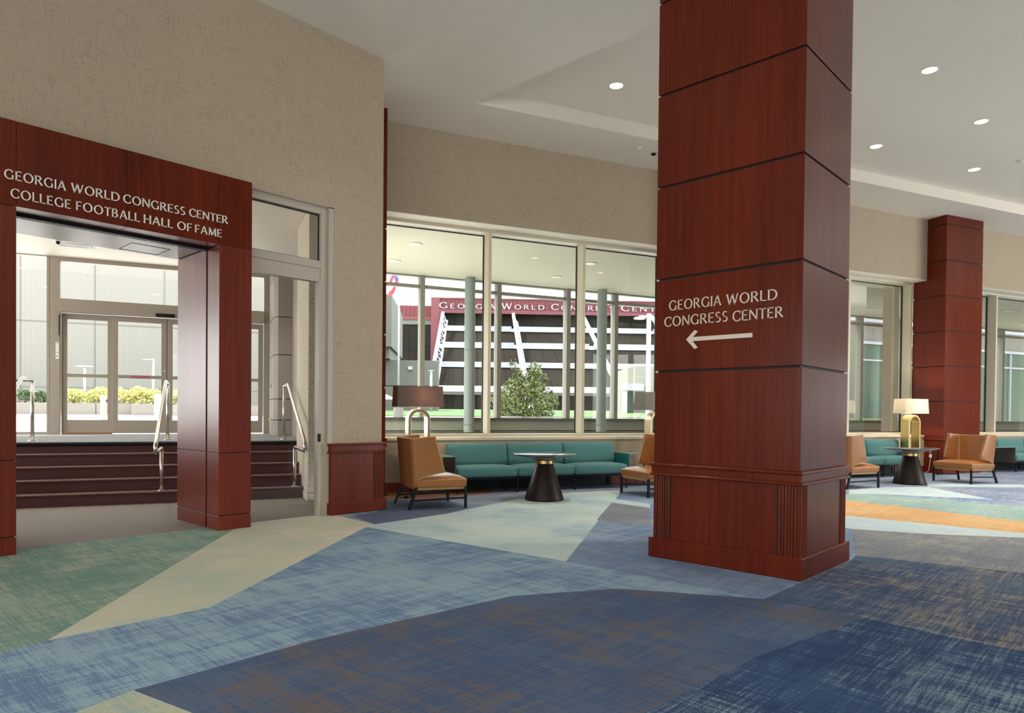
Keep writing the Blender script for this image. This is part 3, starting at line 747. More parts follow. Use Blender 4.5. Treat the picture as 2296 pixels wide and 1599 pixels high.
# emergency sticker, notice labels
M_stick = plain('red_sticker', (.42, .03, .03), .5)
t = thing('warning_sticker', 'small red sticker with white letters on the door rail', 'sticker', at(WR, 0, DX - .0405, 0))
MB().box(-1.42, -1.10, -.003, 0, 1.958, 2.004).build('backing', M_stick, t)
t2 = MB()
def tiny(words, cap, mat, root):
    m_ = MB()
    for text, x0, x1, zb in words:
        adv = [GL[c][0] for c in text]; k = (x1 - x0) / (sum(adv) + .2 * (len(text) - 1)); x = x0
        for i, ch in enumerate(text):
            for poly in GL[ch][1](): m_.prism([(x + a * k, zb + b * cap) for a, b in poly], 'y', -.0045, -.003)
            x += (adv[i] + .2) * k
    return m_.build('lettering', mat, root)
tiny([('IN', -1.41, -1.392, 1.97), ('EMERGENCY', -1.380, -1.260, 1.97), ('PUSH', -1.246, -1.196, 1.97), ('TO', -1.184, -1.162, 1.97), ('OPEN', -1.150, -1.11, 1.97)], .022, M_white, t)
t = thing('notice_label', 'pair of small white notices on the left door post', 'notice', at(WR, 0, y0, 0))
MB().box(-2.715, -2.660, -.003, 0, 2.42, 2.62).build('sheet', M_white, t)
MB().box(-2.715, -2.660, -.003, 0, 2.29, 2.41).build('sheet', M_white, t)
MB().box(-2.71, -2.665, -.0045, -.003, 2.60, 2.612).build('heading', plain('blue_ink', (.15, .25, .5), .5), t)
MB().box(-2.70, -2.68, -.0045, -.003, 2.335, 2.35).build('symbol', M_dark, t)
tag(MB().box(-2.662, -2.648, y0 - .02, y0, 2.75, 3.15).build('pull_bar', M_dark, mx=WR), 'thin black vertical bar at the left door post', 'handle')

# handrails
def handrail(w, label, side=0):
    t = thing('handrail', label, 'handrail', at(WR, w, 0, 0))
    MB().tube([(0, 12.62, LZ), (0, 12.62, 1.74)], .026).build('post', M_steel, t, smooth=True)
    MB().tube([(0, 10.98, RS), (0, 10.98, .76)], .026).build('post', M_steel, t, smooth=True)
    MB().lathe([(.0, 0), (.06, 0), (.055, .012), (.0, .014)], 20, (0, 12.62, LZ)).lathe([(.0, 0), (.06, 0), (.055, .012), (.0, .014)], 20, (0, 10.98, RS)).build('base_plate', M_steel, t)
    MB().tube([(0, 12.62, 1.74), (0, 12.60, 1.755), (0, 12.02, 1.755), (0, 11.96, 1.735), (0, 9.80, .885), (0, 9.75, .86), (0, 9.75, .79), (0, 9.78, .765), (0, 10.90, .765), (0, 10.98, .74)], .026).build('rail', M_steel, t, smooth=True)
    if side: MB().tube([(0, 12.62, 1.74), (side * .5, 12.70, 1.745), (side * .9, 12.9, 1.745)], .022).build('return_rail', M_steel, t, smooth=True)
    return t
handrail(-.595, 'brushed steel handrail in the middle of the burgundy steps')
handrail(-2.45, 'brushed steel handrail at the left edge of the portal opening', -1)
h3 = handrail(1.22, 'brushed steel handrail against the speckled concrete pier')

# vestibule ceiling fittings
def flush(name, label, cat, w, x, z, r, mat=M_white, frame=WR, dark=False):
    t = thing(name, label, cat, at(frame, w, x, z))
    MB().lathe([(.0, 0), (r, 0), (r * .95, -.018), (r * .7, -.03), (0, -.032)], 24).build('cover', mat, t, smooth=True)
    if dark: MB().lathe([(.0, -.028), (r * .5, -.03), (r * .4, -.07), (0, -.085)], 20).build('dome', M_dark, t, smooth=True)
    return t
flush('ceiling_speaker', 'round white ceiling speaker beside the vestibule air vent', 'speaker', -1.73, 14.62, VC, .12)
flush('ceiling_camera', 'small dark dome camera on the vestibule ceiling', 'camera', -2.42, 14.40, VC, .07, dark=True)
t = thing('air_vent', 'white slatted air vent in the vestibule ceiling', 'vent', at(WR, -2.22, 14.74, VC))
MB().box(-.25, .25, -.10, .10, -.006, .0).build('backing', M_dark, t)
f = MB(); f.box(-.27, .27, -.13, -.09, -.02, 0).box(-.27, .27, .09, .13, -.02, 0).box(-.27, -.24, -.09, .09, -.02, 0).box(.24, .27, -.09, .09, -.02, 0)
f.build('rim', M_white, t)
for i in range(4): MB().box(-.24, .24, -.075 + i * .045, -.055 + i * .045, -.016, -.006).build('slat', M_white, t)

# ------------------------------------------------------------------ lobby downlights and small ceiling devices
M_lens = emit('downlight_glow', (1.0, .86, .58), 2.6)
def downlight(w, x, z, label, power=130, size=116, frame=WR, group=None):
    t = thing('ceiling_downlight', label, 'downlight', at(frame, w, x, z), group)
    MB().lathe([(.100, 0), (.118, 0), (.118, -.006), (.104, -.010), (.098, -.004)], 32).build('trim_ring', M_white, t, smooth=True)
    MB().lathe([(0, -.002), (.1, -.002), (.1, -.004), (0, -.004)], 32).build('lens', M_lens, t)
    ld = bpy.data.lights.new('downlight_lamp', 'SPOT'); ld.energy = power; ld.spot_size = R(size); ld.spot_blend = 1.0
    ld.shadow_soft_size = .1; ld.color = (1.0, .92, .80)
    lo = bpy.data.objects.new('downlight_lamp', ld); COL.objects.link(lo); lo.parent = t; lo.location = (0, 0, -.03)
    return t
downlight(5.616, 8.966, CH2, 'lit downlight in the tray ceiling left of the big pillar')
downlight(9.40, 6.69, CH2, 'topmost lit downlight right of the big pillar')
downlight(11.805, 7.477, CH2, 'lit downlight nearest the right edge of the tray ceiling')
downlight(11.167, 8.956, CH2, 'lit downlight beside the right edge of the big pillar')
downlight(13.954, 8.961, CH2, 'lowest lit downlight right of the big pillar')
def unseen_downlight(p, z, power, ceiling):
    """unseen downlights, the rest of the lobby grid plus added vestibule ones: fixed parts of the ceiling"""
    m_ = MB().lathe([(.100, 0), (.118, 0), (.118, -.006), (.104, -.010), (.098, -.004)], 32).lathe([(0, -.002), (.1, -.002), (.1, -.004), (0, -.004)], 32, m=1)
    o = m_.build('downlight', [M_white, M_lens], bpy.data.objects[ceiling]); o.matrix_local = Matrix.Translation((p[0], p[1], z))
    ld = bpy.data.lights.new('downlight_lamp', 'SPOT'); ld.energy = power; ld.spot_size = R(116); ld.spot_blend = 1.0
    ld.shadow_soft_size = .1; ld.color = (1.0, .92, .80)
    lo = bpy.data.objects.new('downlight_lamp', ld); COL.objects.link(lo); lo.parent = o; lo.location = (0, 0, -.03)
for w, x in ((8.39, 8.96), (16.73, 8.96), (14.4, 6.7), (17.2, 6.7), (19.5, 8.96), (22.3, 8.96), (6.6, 5.2), (12.2, 5.2), (15, 4.2), (18, 4.2), (9.5, 3.6), (12.5, 2.6)):
    unseen_downlight(WF(w, x), CH2, 125, 'ceiling')
for x, y in ((-1.5, 4.8), (1.6, 4.8), (-1.5, 1.5), (2.6, 1.2), (-1.5, -2), (2.6, -2.2), (5.5, -2.2), (4.9, 5.6), (-4, 3), (-4, -1)):
    unseen_downlight((x, y), CH, 52, 'ceiling')
for w, x in ((-1.2, 12.0), (-3.6, 12.0), (.6, 13.2), (-3.6, 14.4)):  # unseen vestibule downlights, added to brighten the steps
    unseen_downlight(WF(w, x), VC, 85, 'ceiling_vestibule')
flush('sprinkler_cover', 'small flat sprinkler cover left of the big pillar near the window wall', 'sprinkler', 6.95, 10.33, CH, .05)
flush('sprinkler_cover', 'small ceiling device at the left edge of the big pillar', 'sprinkler', 7.36, 10.47, CH, .045, M_dark)
flush('ceiling_sensor', 'small white sensor on the tray ceiling at the right picture edge', 'sensor', 14.28, 8.27, CH2, .07)

# ------------------------------------------------------------------ chairs
def make_chair(label):
    """armless lounge chair facing +x"""
    t = thing('lounge_chair', label, 'chair', ID)
    # wrap-round back: horizontal U sections lofted upward
    levels = [(.290, -.300), (.34, -.288), (.385, -.270), (.42, -.235), (.45, -.165), (.475, -.04), (.497, .088),
              (.58, .062), (.68, .030), (.78, -.003), (.88, -.036), (.935, -.054), (.955, -.060)]
    rings = []
    def path(z, xf, hw, xb, rc, dz):
        pts = [(xf, -hw), ((xf + xb + rc) / 2, -hw)]
        for k in range(6): a = R(-90 - 18 * k); pts.append((xb + rc + rc * math.cos(a), -hw + rc + rc * math.sin(a)))
        n_ = len(pts)
        full = pts + [(x, -y) for x, y in reversed(pts)]
        return [(x, y, z + dz * max(0, min(1, (x - xb) / max(.05, (xf - xb))))) for x, y in full]
    for z, xf in levels:
        hw = .375 + .03 * (z - .29) / .66; xb = -.345 - .05 * (z - .29) / .66
        xf = max(xf, xb + .05); th = .05
        dz = .03 if z > .93 else 0.0
        out = path(z, xf, hw, xb, .07, dz); inn = path(z, xf, hw - th, xb + th + .015, .05, dz)
        rings.append(out + list(reversed(inn)))
    n = len(rings[0]); m_ = MB(); fs = []
    for i in range(len(rings) - 1):
        fs += [(i*n+k, i*n+(k+1) % n, (i+1)*n+(k+1) % n, (i+1)*n+k) for k in range(n)]
    h = n // 2
    for base in (0, (len(rings) - 1) * n):
        for k in range(h - 1): fs.append((base + k, base + k + 1, base + n - 2 - k, base + n - 1 - k))
    m_.add([v for r_ in rings for v in r_], fs)
    b_ = m_.build('backrest', M_leather, t, bevel=.010, seg=3, smooth=True)
    edge = MB()
    for sgn in (-1, 1):
        e = []
        for z, xf in levels[2:]:
            hw = .375 + .03 * (z - .29) / .66
            e.append((xf + .002, sgn * (hw - .004), z + (.03 if z > .93 else 0)))
        edge.tube(e, .006, 6)
    top = rings[-1][:n // 2]
    edge.tube([(x, y * .99, z) for x, y, z in top], .006, 6)
    edge.build('piping', plain('leather_piping', (.50, .36, .16), .4) if 'leather_piping' not in bpy.data.materials else bpy.data.materials['leather_piping'], b_, smooth=True)
    # seat cushion, crowned
    g = 12; vs = []; fs = []
    for i in range(g + 1):
        for j in range(g + 1):
            u, v = i / g, j / g
            x = -.315 + .725 * u; y = -.405 + .81 * v
            e = (1 - abs(2 * u - 1) ** 5) * (1 - abs(2 * v - 1) ** 5)
            vs.append((x, y, .395 + .060 * e - .018 * (u - .5) * -1))
    nb = len(vs)
    for i in range(g + 1):
        for j in range(g + 1):
            u, v = i / g, j / g
            vs.append((-.315 + .715 * u, -.395 + .79 * v, .295))
    for i in range(g):
        for j in range(g):
            a = i * (g + 1) + j
            fs.append((a, a + g + 1, a + g + 2, a + 1)); fs.append((nb + a, nb + a + 1, nb + a + g + 2, nb + a + g + 1))
    rim = [j for j in range(g + 1)] + [i * (g + 1) + g for i in range(1, g + 1)] + [g * (g + 1) + j for j in range(g - 1, -1, -1)] + [i * (g + 1) for i in range(g - 1, 0, -1)]
    for a, b in zip(rim, rim[1:] + rim[:1]): fs.append((a, b, nb + b, nb + a))
    c = MB().add(vs, fs).build('seat', M_leather, t, bevel=.016, seg=3, smooth=True)
    MB().box(-.30, .39, -.375, .375, .258, .297).build('seat_rail', plain('oak_rail', (.34, .20, .075), .45) if 'oak_rail' not in bpy.data.materials else bpy.data.materials['oak_rail'], t, bevel=.004)
    for sgn in (-1, 1):
        MB().bar((.392, sgn * .385, 0), (.392, sgn * .385, .292), .034, .034).build('leg', M_dark, t, bevel=.003)
        MB().bar((-.41, sgn * .385, 0), (-.30, sgn * .36, .300), .036, .034).build('leg', M_dark, t, bevel=.003)
        MB().bar((-.365, sgn * .375, .122), (.392, sgn * .385, .140), .020, .026).build('stretcher', M_dark, t)
    return t
chair = make_chair('caramel leather lounge chair left of the first pedestal table, seen from its back corner')
chair.matrix_world = at(WR, 2.875, 9.36)
chair['group'] = 'caramel lounge chairs around the pedestal tables'
dup(chair, at(WR, 6.73, 9.43, 0, PI), 'caramel leather lounge chair half hidden by the left edge of the big pillar')
dup(chair, at(WR, 10.97, 9.33), 'caramel leather lounge chair half hidden by the right edge of the big pillar')
dup(chair, at(WR, 14.16, 9.17, 0, PI), 'caramel leather lounge chair on the far right, fully in view, facing left')

# ------------------------------------------------------------------ pedestal tables
def make_table(label):
    t = thing('pedestal_table', label, 'table', ID)
    MB().lathe([(.0, 0), (.285, 0), (.297, .012), (.295, .03), (.136, .555), (.0, .555)], 56).build('pedestal', M_pedestal, t, smooth=True, bevel=.003)
    MB().lathe([(.0, .555), (.139, .555), (.139, .60), (.0, .60)], 48).build('brass_collar', M_brass, t)['label'] = 'brass collar'
    MB().lathe([(.0, .60), (.135, .60), (.20, .635), (.46, .682), (.478, .690), (.478, .700), (.472, .704), (.0, .704)], 64).build('table_top', M_tabletop, t, smooth=True, bevel=.002)
    return t
tb = make_table('round pedestal table with black cone base in front of the left teal sofa')
tb.matrix_world = at(WR, 4.69, 9.40); tb['group'] = 'black cone pedestal tables'
dup(tb, at(WR, 12.66, 9.28), 'round pedestal table with black cone base in front of the brass lamp')

# ------------------------------------------------------------------ sofas with metal end shelves
def cushion(x0, x1, y0, y1, z0, z1, crown=.02, face='z'):
    g = 8; m_ = MB(); vs = []; fs = []
    for i in range(g + 1):
        for j in range(g + 1):
            u, v = i / g, j / g
            e = (1 - abs(2*u-1) ** 4) * (1 - abs(2*v-1) ** 4)
            if face == 'z': vs.append((x0 + (x1-x0)*u, y0 + (y1-y0)*v, z1 - crown + crown * e))
            else: vs.append((x0 + (x1-x0)*u, y0 + crown - crown * e + (.05 * v), z0 + (z1-z0)*v))
    nb = len(vs)
    for i in range(g + 1):
        for j in range(g + 1):
            u, v = i / g, j / g
            if face == 'z': vs.append((x0 + (x1-x0)*u, y0 + (y1-y0)*v, z0))
            else: vs.append((x0 + (x1-x0)*u, y1, z0 + (z1-z0)*v))
    for i in range(g):
        for j in range(g):
            a = i * (g + 1) + j
            fs += [(a, a+g+1, a+g+2, a+1), (nb+a, nb+a+1, nb+a+g+2, nb+a+g+1)]
    rim = [j for j in range(g + 1)] + [i*(g+1)+g for i in range(1, g+1)] + [g*(g+1)+j for j in range(g-1, -1, -1)] + [i*(g+1) for i in range(g-1, 0, -1)]
    for a, b in zip(rim, rim[1:] + rim[:1]): fs.append((a, b, nb+b, nb+a))
    return m_.add(vs, fs)
def make_sofa(label, left_shelf=True, right_shelf=True):
    t = thing('sofa', label, 'sofa', ID)
    for i in range(3):
        a = i * 1.08
        cushion(a + .004, a + 1.076, 0, .52, .265, .455, .03).build('seat_cushion', M_teal, t, bevel=.045, seg=4, smooth=True)
        cushion(a + .004, a + 1.076, .40, .64, .43, .80, .025, 'y').build('back_cushion', M_teal, t, bevel=.05, seg=5, smooth=True)
    MB().box(.01, 3.23, .04, .60, .225, .27).build('base_frame', M_dark, t)
    MB().box(.02, 3.22, .60, .63, .01, .30).build('shade_panel', M_dark, t)  # dark sheet standing in for the shade under the sofa
    for x in (.03, 1.08, 2.16, 3.21):
        MB().bar((x, .03, 0), (x, .03, .24), .020, .020).build('leg', M_dark, t)
        MB().bar((x, .56, 0), (x, .56, .24), .020, .020).build('leg', M_dark, t)
    for on, s_, x in ((left_shelf, -1, -.012), (right_shelf, 1, 3.252)):
        if not on: continue
        e = MB(); x1 = x + s_ * .74
        e.box(min(x, x + s_ * .012), max(x, x + s_ * .012), .02, .64, .0 if 0 else .22, .612)
        p_ = e.build('side_panel', M_tealmetal if s_ > 0 else M_shelfgray, t, bevel=.003)
        MB().box(min(x, x1), max(x, x1), .02, .64, .600, .614).build('end_shelf', M_shelftop, t, bevel=.003)
        MB().bar((x1 - s_ * .012, .05, 0), (x1 - s_ * .012, .05, .60), .02, .02).bar((x1 - s_ * .012, .61, 0), (x1 - s_ * .012, .61, .60), .02, .02).build('shelf_leg', M_dark, t)
    return t
M_shelftop = plain('blue_grey_shelf', (.20, .27, .27), .25)
M_shelfgray = plain('grey_brown_panel', (.10, .095, .085), .35)
sofa = make_sofa('long teal three-seat sofa under the left windows behind the first pedestal table')
sofa.matrix_world = at(WR, 3.64, 10.42); sofa['group'] = 'teal sofas along the window wall'
dup(sofa, at(WR, 11.26, 10.42), 'teal three-seat sofa right of the big pillar with a brass lamp at its end')
sofa3 = dup(sofa, at(WR, 18.03, 10.42), 'teal sofa cut off by the right picture edge')

# ------------------------------------------------------------------ table lamps
def shade_mat(name, col, trans):
    t = NT(name); t.t.nodes.remove(t.b)
    d = t.n('ShaderNodeBsdfDiffuse'); d.inputs[0].default_value = (*col, 1)
    tr = t.n('ShaderNodeBsdfTranslucent'); tr.inputs[0].default_value = (*trans, 1)
    mx = t.n('ShaderNodeMixShader'); mx.inputs[0].default_value = .5
    t.l(d.outputs[0], mx.inputs[1]); t.l(tr.outputs[0], mx.inputs[2]); t.l(mx.outputs[0], t.out.inputs[0]); return t.mat
M_sh1 = shade_mat('brown_backlit_shade', (.37, .285, .245), (.18, .115, .095))  # one lamp model; backlight, glow and shade are worked into the three colours
M_sh2 = shade_mat('ivory_lit_shade', (.86, .82, .76), (.86, .80, .70))
M_sh3 = shade_mat('grey_dim_shade', (.44, .43, .38), (.30, .28, .24))
M_bulb = emit('bulb_glow', (1.0, .8, .5), 6.0)
def lamp(label, w, x, z, shade, brass, energy, fr=.18):
    t = thing('table_lamp', label, 'lamp', at(WR, w, x, z))
    m_ = MB(); ro, ri, hw = fr, fr - .045, .10
    H = .755 - ro
    o_ = [(-ro, 0)] + [(-ro * math.cos(R(a)), H + ro * math.sin(R(a))) for a in range(0, 181, 9)] + [(ro, 0)]
    i_ = [(-ri, 0)] + [(-ri * math.cos(R(a)), H + ri * math.sin(R(a))) for a in range(0, 181, 9)] + [(ri, 0)]
    n = len(o_); vs = []
    for y in (-hw, hw): vs += [(a, y, b) for a, b in o_] + [(a, y, b) for a, b in i_]
    fs = []
    for k in range(n - 1):
        fs += [(k, k+1, n+k+1, n+k), (2*n+k, 3*n+k, 3*n+k+1, 2*n+k+1), (k, 2*n+k, 2*n+k+1, k+1), (n+k, n+k+1, 3*n+k+1, 3*n+k)]
    fs += [(0, n, 3*n, 2*n), (n-1, 2*n-1+2*n-0, 4*n-1, 3*n-1)] if 0 else [(0, n, 3*n, 2*n), (n-1, 3*n-1, 4*n-1, 2*n-1)]
    m_.add(vs, fs).build('arched_base', brass, t, bevel=.003)
    MB().box(-.19, .19, -.105, .105, 0, .012).build('foot_plate', brass, t, bevel=.003)
    MB().tube([(0, 0, .75), (0, 0, .86)], .010).build('neck', brass, t)
    MB().tube([(0, 0, 1.06), (0, 0, 1.125), (0, 0, 1.135), (0, 0, 1.15)], [.004, .004, .012, .008]).build('finial', brass, t)
    sh = MB()
    b0, b1, d0, d1, z0, z1 = .388, .374, .175, .160, .785, 1.115
    def ring(b, d, z_):
        r_ = .03; pts = []
        for cx, cy, a0 in ((b - r_, d - r_, 0), (-b + r_, d - r_, 90), (-b + r_, -d + r_, 180), (b - r_, -d + r_, 270)):
            for k in range(4): a = R(a0 + 30 * k); pts.append((cx + r_ * math.cos(a), cy + r_ * math.sin(a), z_))
        return pts
    rs = [ring(b0, d0, z0), ring(b1, d1, z1), ring(b1 - .003, d1 - .003, z1), ring(b0 - .003, d0 - .003, z0)]
    n = len(rs[0]); fs = []
    for i in range(4):
        j = (i + 1) % 4
        fs += [(i*n+k, i*n+(k+1) % n, j*n+(k+1) % n, j*n+k) for k in range(n)]
    s_ = sh.add([v for r_ in rs for v in r_], fs).build('lamp_shade', shade, t)
    MB().bar((-b1 + .01, 0, z1 - .03), (b1 - .01, 0, z1 - .03), .004).bar((0, -d1 + .01, z1 - .03), (0, d1 - .01, z1 - .03), .004).build('shade_spider', M_dark, s_)
    MB().lathe([(.0, .86), (.018, .862), (.030, .92), (.026, .96), (0, .975)], 16).build('bulb', M_bulb, t, smooth=True)
    ld = bpy.data.lights.new('bulb_lamp', 'POINT'); ld.energy = energy; ld.color = (1, .84, .64); ld.shadow_soft_size = .04
    lo = bpy.data.objects.new('bulb_lamp', ld); COL.objects.link(lo); lo.parent = t; lo.location = (.06, 0, .96)
    return t
lamp('brown shaded table lamp on a pale brass arch behind the left chair', 3.09, 10.76, .614, M_sh1, M_brassP, 9)
lamp('grey shaded table lamp half hidden by the left edge of the big pillar', 7.68, 10.76, .614, M_sh3, M_brassP, 2)
lamp('glowing ivory shaded table lamp on a broad gold arch before the far pilaster', 14.69, 10.76, .614, M_sh2, M_brass, 15, .20)

tag(MB().tube([(2.66, 10.35, .012), (2.78, 10.25, .012), (2.86, 10.30, .012), (2.95, 10.45, .012)], .007, 8).tube([(2.74, 10.27, .015), (2.80, 10.25, .02)], .02, 8).build('power_cord', M_dark, mx=WR), 'black lamp cord lying on the carpet behind the left lounge chair', 'cord')
# socket with a white plug and cord on the far pilaster
t = thing('wall_outlet', 'wall outlet with white adapter and hanging cord under the far pilaster', 'outlet', at(WR, 15.69, 10.95))
MB().box(-.012, 0, -.04, .04, .42, .54).build('cover_plate', plain('brown_plate', (.10, .03, .02), .4), t)
MB().box(-.05, -.012, -.03, .03, .36, .44).build('adapter', M_white, t, bevel=.006)
MB().tube([(-.03, 0, .50), (-.06, 0, .52), (-.07, -.01, .48), (-.05, 0, .44)], .006, 8).tube([(-.03, 0, .36), (-.035, .02, .2), (-.05, .03, .05), (-.06, .1, .01)], .006, 8).build('cord', M_white, t)

# ------------------------------------------------------------------ glazed gallery outside the lobby windows
GO = 16.04; GZ = 4.58
struct(MB().box(1.55, 44, 11.5, 16.3, GZ, GZ + .3).build('ceiling_gallery', M_galceil, mx=WR), 'green-grey soffit of the glazed gallery')
struct(MB().box(1.72, 44, 11.5, 16.0, -.2, -.02).build('floor_gallery', M_concL, mx=WR))
o = struct(MB().box(1.72, 44, GO - .02, GO + .18, -.02, 1.12).build('wall_gallery', M_green_sill, mx=WR), 'grey-green sill wall of the gallery')
MB().box(1.72, 44, GO - .10, GO + .2, 1.12, 1.20).build('sill_cap', plain('dark_sill_cap', (.085, .085, .075), .45), o)
MB().box(1.72, 44, GO - .024, GO - .018, .86, .885).build('seam', M_gap, o)
f = MB(); f.box(1.72, 44, GO - .05, GO + .09, 4.28, 4.36); f.box(1.72, 44, GO - .05, GO + .09, 4.55, GZ)
o = struct(f.build('window_6', M_frameD, mx=WR), 'outer glazing frame of the gallery with horizontal transom')
mul = [1.80, 2.72, 4.68, 6.66, 8.62, 10.08, 12.05, 14.0, 15.9, 17.6, 19.40, 21.35, 22.9, 24.4, 26.70, 28.75, 30.7, 32.7, 34.7, 36.7, 38.7, 40.7, 43]
for m_ in mul: MB().box(m_ - .055, m_ + .055, GO - .10, GO + .12, 1.20, GZ).build('mullion', M_frameD, o)
MB().box(1.72, 44, GO + .02, GO + .028, 1.20, GZ).build('glass_pane', glass('gallery_glass', (.97, .98, .975), .4), o)
def round_column(w, label):
    t = thing('round_column', label, 'column', at(WR, w, 15.72))
    for a, b in ((-.02, 1.02), (1.03, 2.83), (2.84, 3.93), (3.94, GZ)):
        MB().lathe([(.0, a), (.128, a), (.128, b), (.0, b)], 36).build('shaft', M_colgray, t, smooth='auto')
    return t
round_column(5.79, 'grey-green round column seen through the left lobby pane')
round_column(9.49, 'grey-green round column seen through the third lobby pane')
round_column(20.62, 'grey-green round column seen through the window right of the pillar')
M_can = plain('can_light_trim', (.55, .52, .42), .35, .3); M_canin = plain('can_light_interior', (.12, .11, .08), .5)
def can(w, x, label):
    t = thing('recessed_can_light', label, 'downlight', at(WR, w, x, GZ))
    MB().lathe([(.115, 0), (.14, 0), (.14, -.008), (.115, -.012)], 28).build('trim_ring', M_can, t, smooth=True)
    MB().lathe([(0, -.001), (.115, -.001), (.115, -.004), (0, -.004)], 28).build('reflector', M_canin, t)
can(3.68, 13.07, 'unlit can light in the gallery soffit, upper left pane'); can(3.68, 14.72, 'unlit can light in the gallery soffit at the pilaster edge')
can(7.60, 13.07, 'unlit can light in the gallery soffit, third pane'); can(7.60, 14.72, 'unlit can light in the gallery soffit, right end of the middle pane')
can(18.38, 14.78, 'unlit can light in the gallery soffit right of the big pillar')
can(22.29, 13.15, 'unlit can light in the gallery soffit, far right pane'); can(25.89, 14.85, 'unlit can light in the gallery soffit at the right picture edge')
tag(MB().box(15.50, 15.68, 11.85, 12.15, -.02, GZ).build('concrete_pier', M_aggr, mx=WR), 'narrow concrete pier outside the far lobby window beside the gold lamp', 'pier')
tag(MB().box(18.80, 18.90, 11.85, 12.2, -.02, GZ).build('steel_post', M_frameD, mx=WR), 'dark post outside the right-edge lobby window', 'post')

# ------------------------------------------------------------------ outdoors: ground, lawn, planters
mb = MB()
def strip(pts): mb.add(pts, [tuple(range(len(pts)))])
vs = [(-60, 16.15, .80), (90, 16.15, .80), (-60, 30, 1.12), (90, 30, 1.12), (-60, 140, 1.30), (140, 140, 1.30)]
mb.add(vs, [(0, 1, 3, 2), (2, 3, 5, 4)])
mb.add([(-60, -60, .80), (-7.6, -60, .80), (-7.6, 16.15, .80), (-60, 16.15, .80)], [(0, 1, 2, 3)])
struct(mb.build('ground_plaza', M_pave, mx=WR), 'bright paved plaza outside')
struct(MB().box(-12, 60, -60, -9.6, -.25, -.02).build('ground_bounce', M_pave), 'unseen pale paving added to bounce light')  # unseen paving, added to bounce sunlight towards the lobby ceiling
mb = MB(); mb.prism([(34, 1.0), (34, 1.19), (46, 1.38), (104, 1.93), (104, 1.0)], 'x', -30, 26)
struct(mb.build('ground_lawn', M_grass, mx=GR), 'green lawn sloping up to the convention centre')
t = thing('retaining_wall', 'low pale stone edge wall along the lawn', 'wall', GR)
for i in range(19):
    MB().box(-28 + i * 2.8, -25.22 + i * 2.8, 33.6, 34.0, .6, 1.17).build('stone', M_concL, t)

def leaves(name, mat, parent, pts, n, size, seed, mx=None):
    rnd = random.Random(seed); m_ = MB()
    for _ in range(n):
        c = Vector(pts(rnd)); s_ = size * rnd.uniform(.6, 1.3)
        a = Vector((rnd.gauss(0, 1), rnd.gauss(0, 1), rnd.gauss(0, 1))).normalized(); b = a.orthogonal().normalized()
        b.rotate(Matrix.Rotation(rnd.uniform(0, 6.28), 3, a))
        m_.add([c - a * s_, c + b * s_ * .45, c + a * s_, c - b * s_ * .45], [(0, 1, 2, 3)])
    return m_.build(name, mat, parent, mx)
t = thing('shrub_tree', 'leafy green holly tree in a planter outside the middle lobby pane', 'tree', at(GR, 1.88, 27.3, 1.15))
br = MB(); rnd = random.Random(4); tips = []
for k in range(16):
    a = rnd.uniform(0, 6.28); sp = rnd.uniform(.15, 1.0); h = rnd.uniform(1.2, 2.35) * (1.1 - .35 * sp)
    p0 = (rnd.uniform(-.2, .2), rnd.uniform(-.2, .2), .0); p2 = (math.cos(a) * sp, math.sin(a) * sp, h)
    p1 = (p2[0] * .45, p2[1] * .45, h * .5)
    br.tube([p0, p1, p2], [.03, .02, .006], 6)
    tips.append((p1, p2))
    for q_ in range(3):
        u = rnd.uniform(.2, .9); m0 = tuple(p1[i] + (p2[i] - p1[i]) * u for i in range(3))
        m1 = (m0[0] + rnd.gauss(0, .22), m0[1] + rnd.gauss(0, .22), m0[2] + rnd.uniform(.05, .35))
        br.tube([m0, m1], [.008, .003], 5); tips.append((m0, m1))
br.build('branches', M_bark, t)
def crown(r_):
    if r_.random() < .30:
        p1, p2 = r_.choice(tips); u = r_.uniform(.35, 1.05)
        return tuple(p1[i] + (p2[i] - p1[i]) * u + r_.gauss(0, .05) for i in range(3))
    while True:
        x, y, z = r_.uniform(-1.35, 1.35), r_.uniform(-1.35, 1.35), r_.uniform(.02, 1.9)
        lim = 1.32 * (1 - max(0, (z - .75)) / 1.35) ** .75 * (.86 + .14 * min(1, z / .4))
        d = math.hypot(x, y) / max(lim, .01)
        lump = .12 * math.sin(5 * x + 3 * z) * math.sin(4 * y - 5 * z)
        if d < 1 + lump and d > .35: return (x, y, z)
leaves('foliage', M_leaf, t, crown, 6500, .066, 11)
t = thing('stone_planter', 'low stone planter under the holly tree', 'planter', at(GR, 1.85, 27.3, 0))
MB().box(-1.1, 1.1, -1.0, 1.0, .6, 1.22).build('wall', M_concL, t, bevel=.02); MB().box(-1.0, 1.0, -.9, .9, 1.2, 1.235).build('soil', M_bark, t)
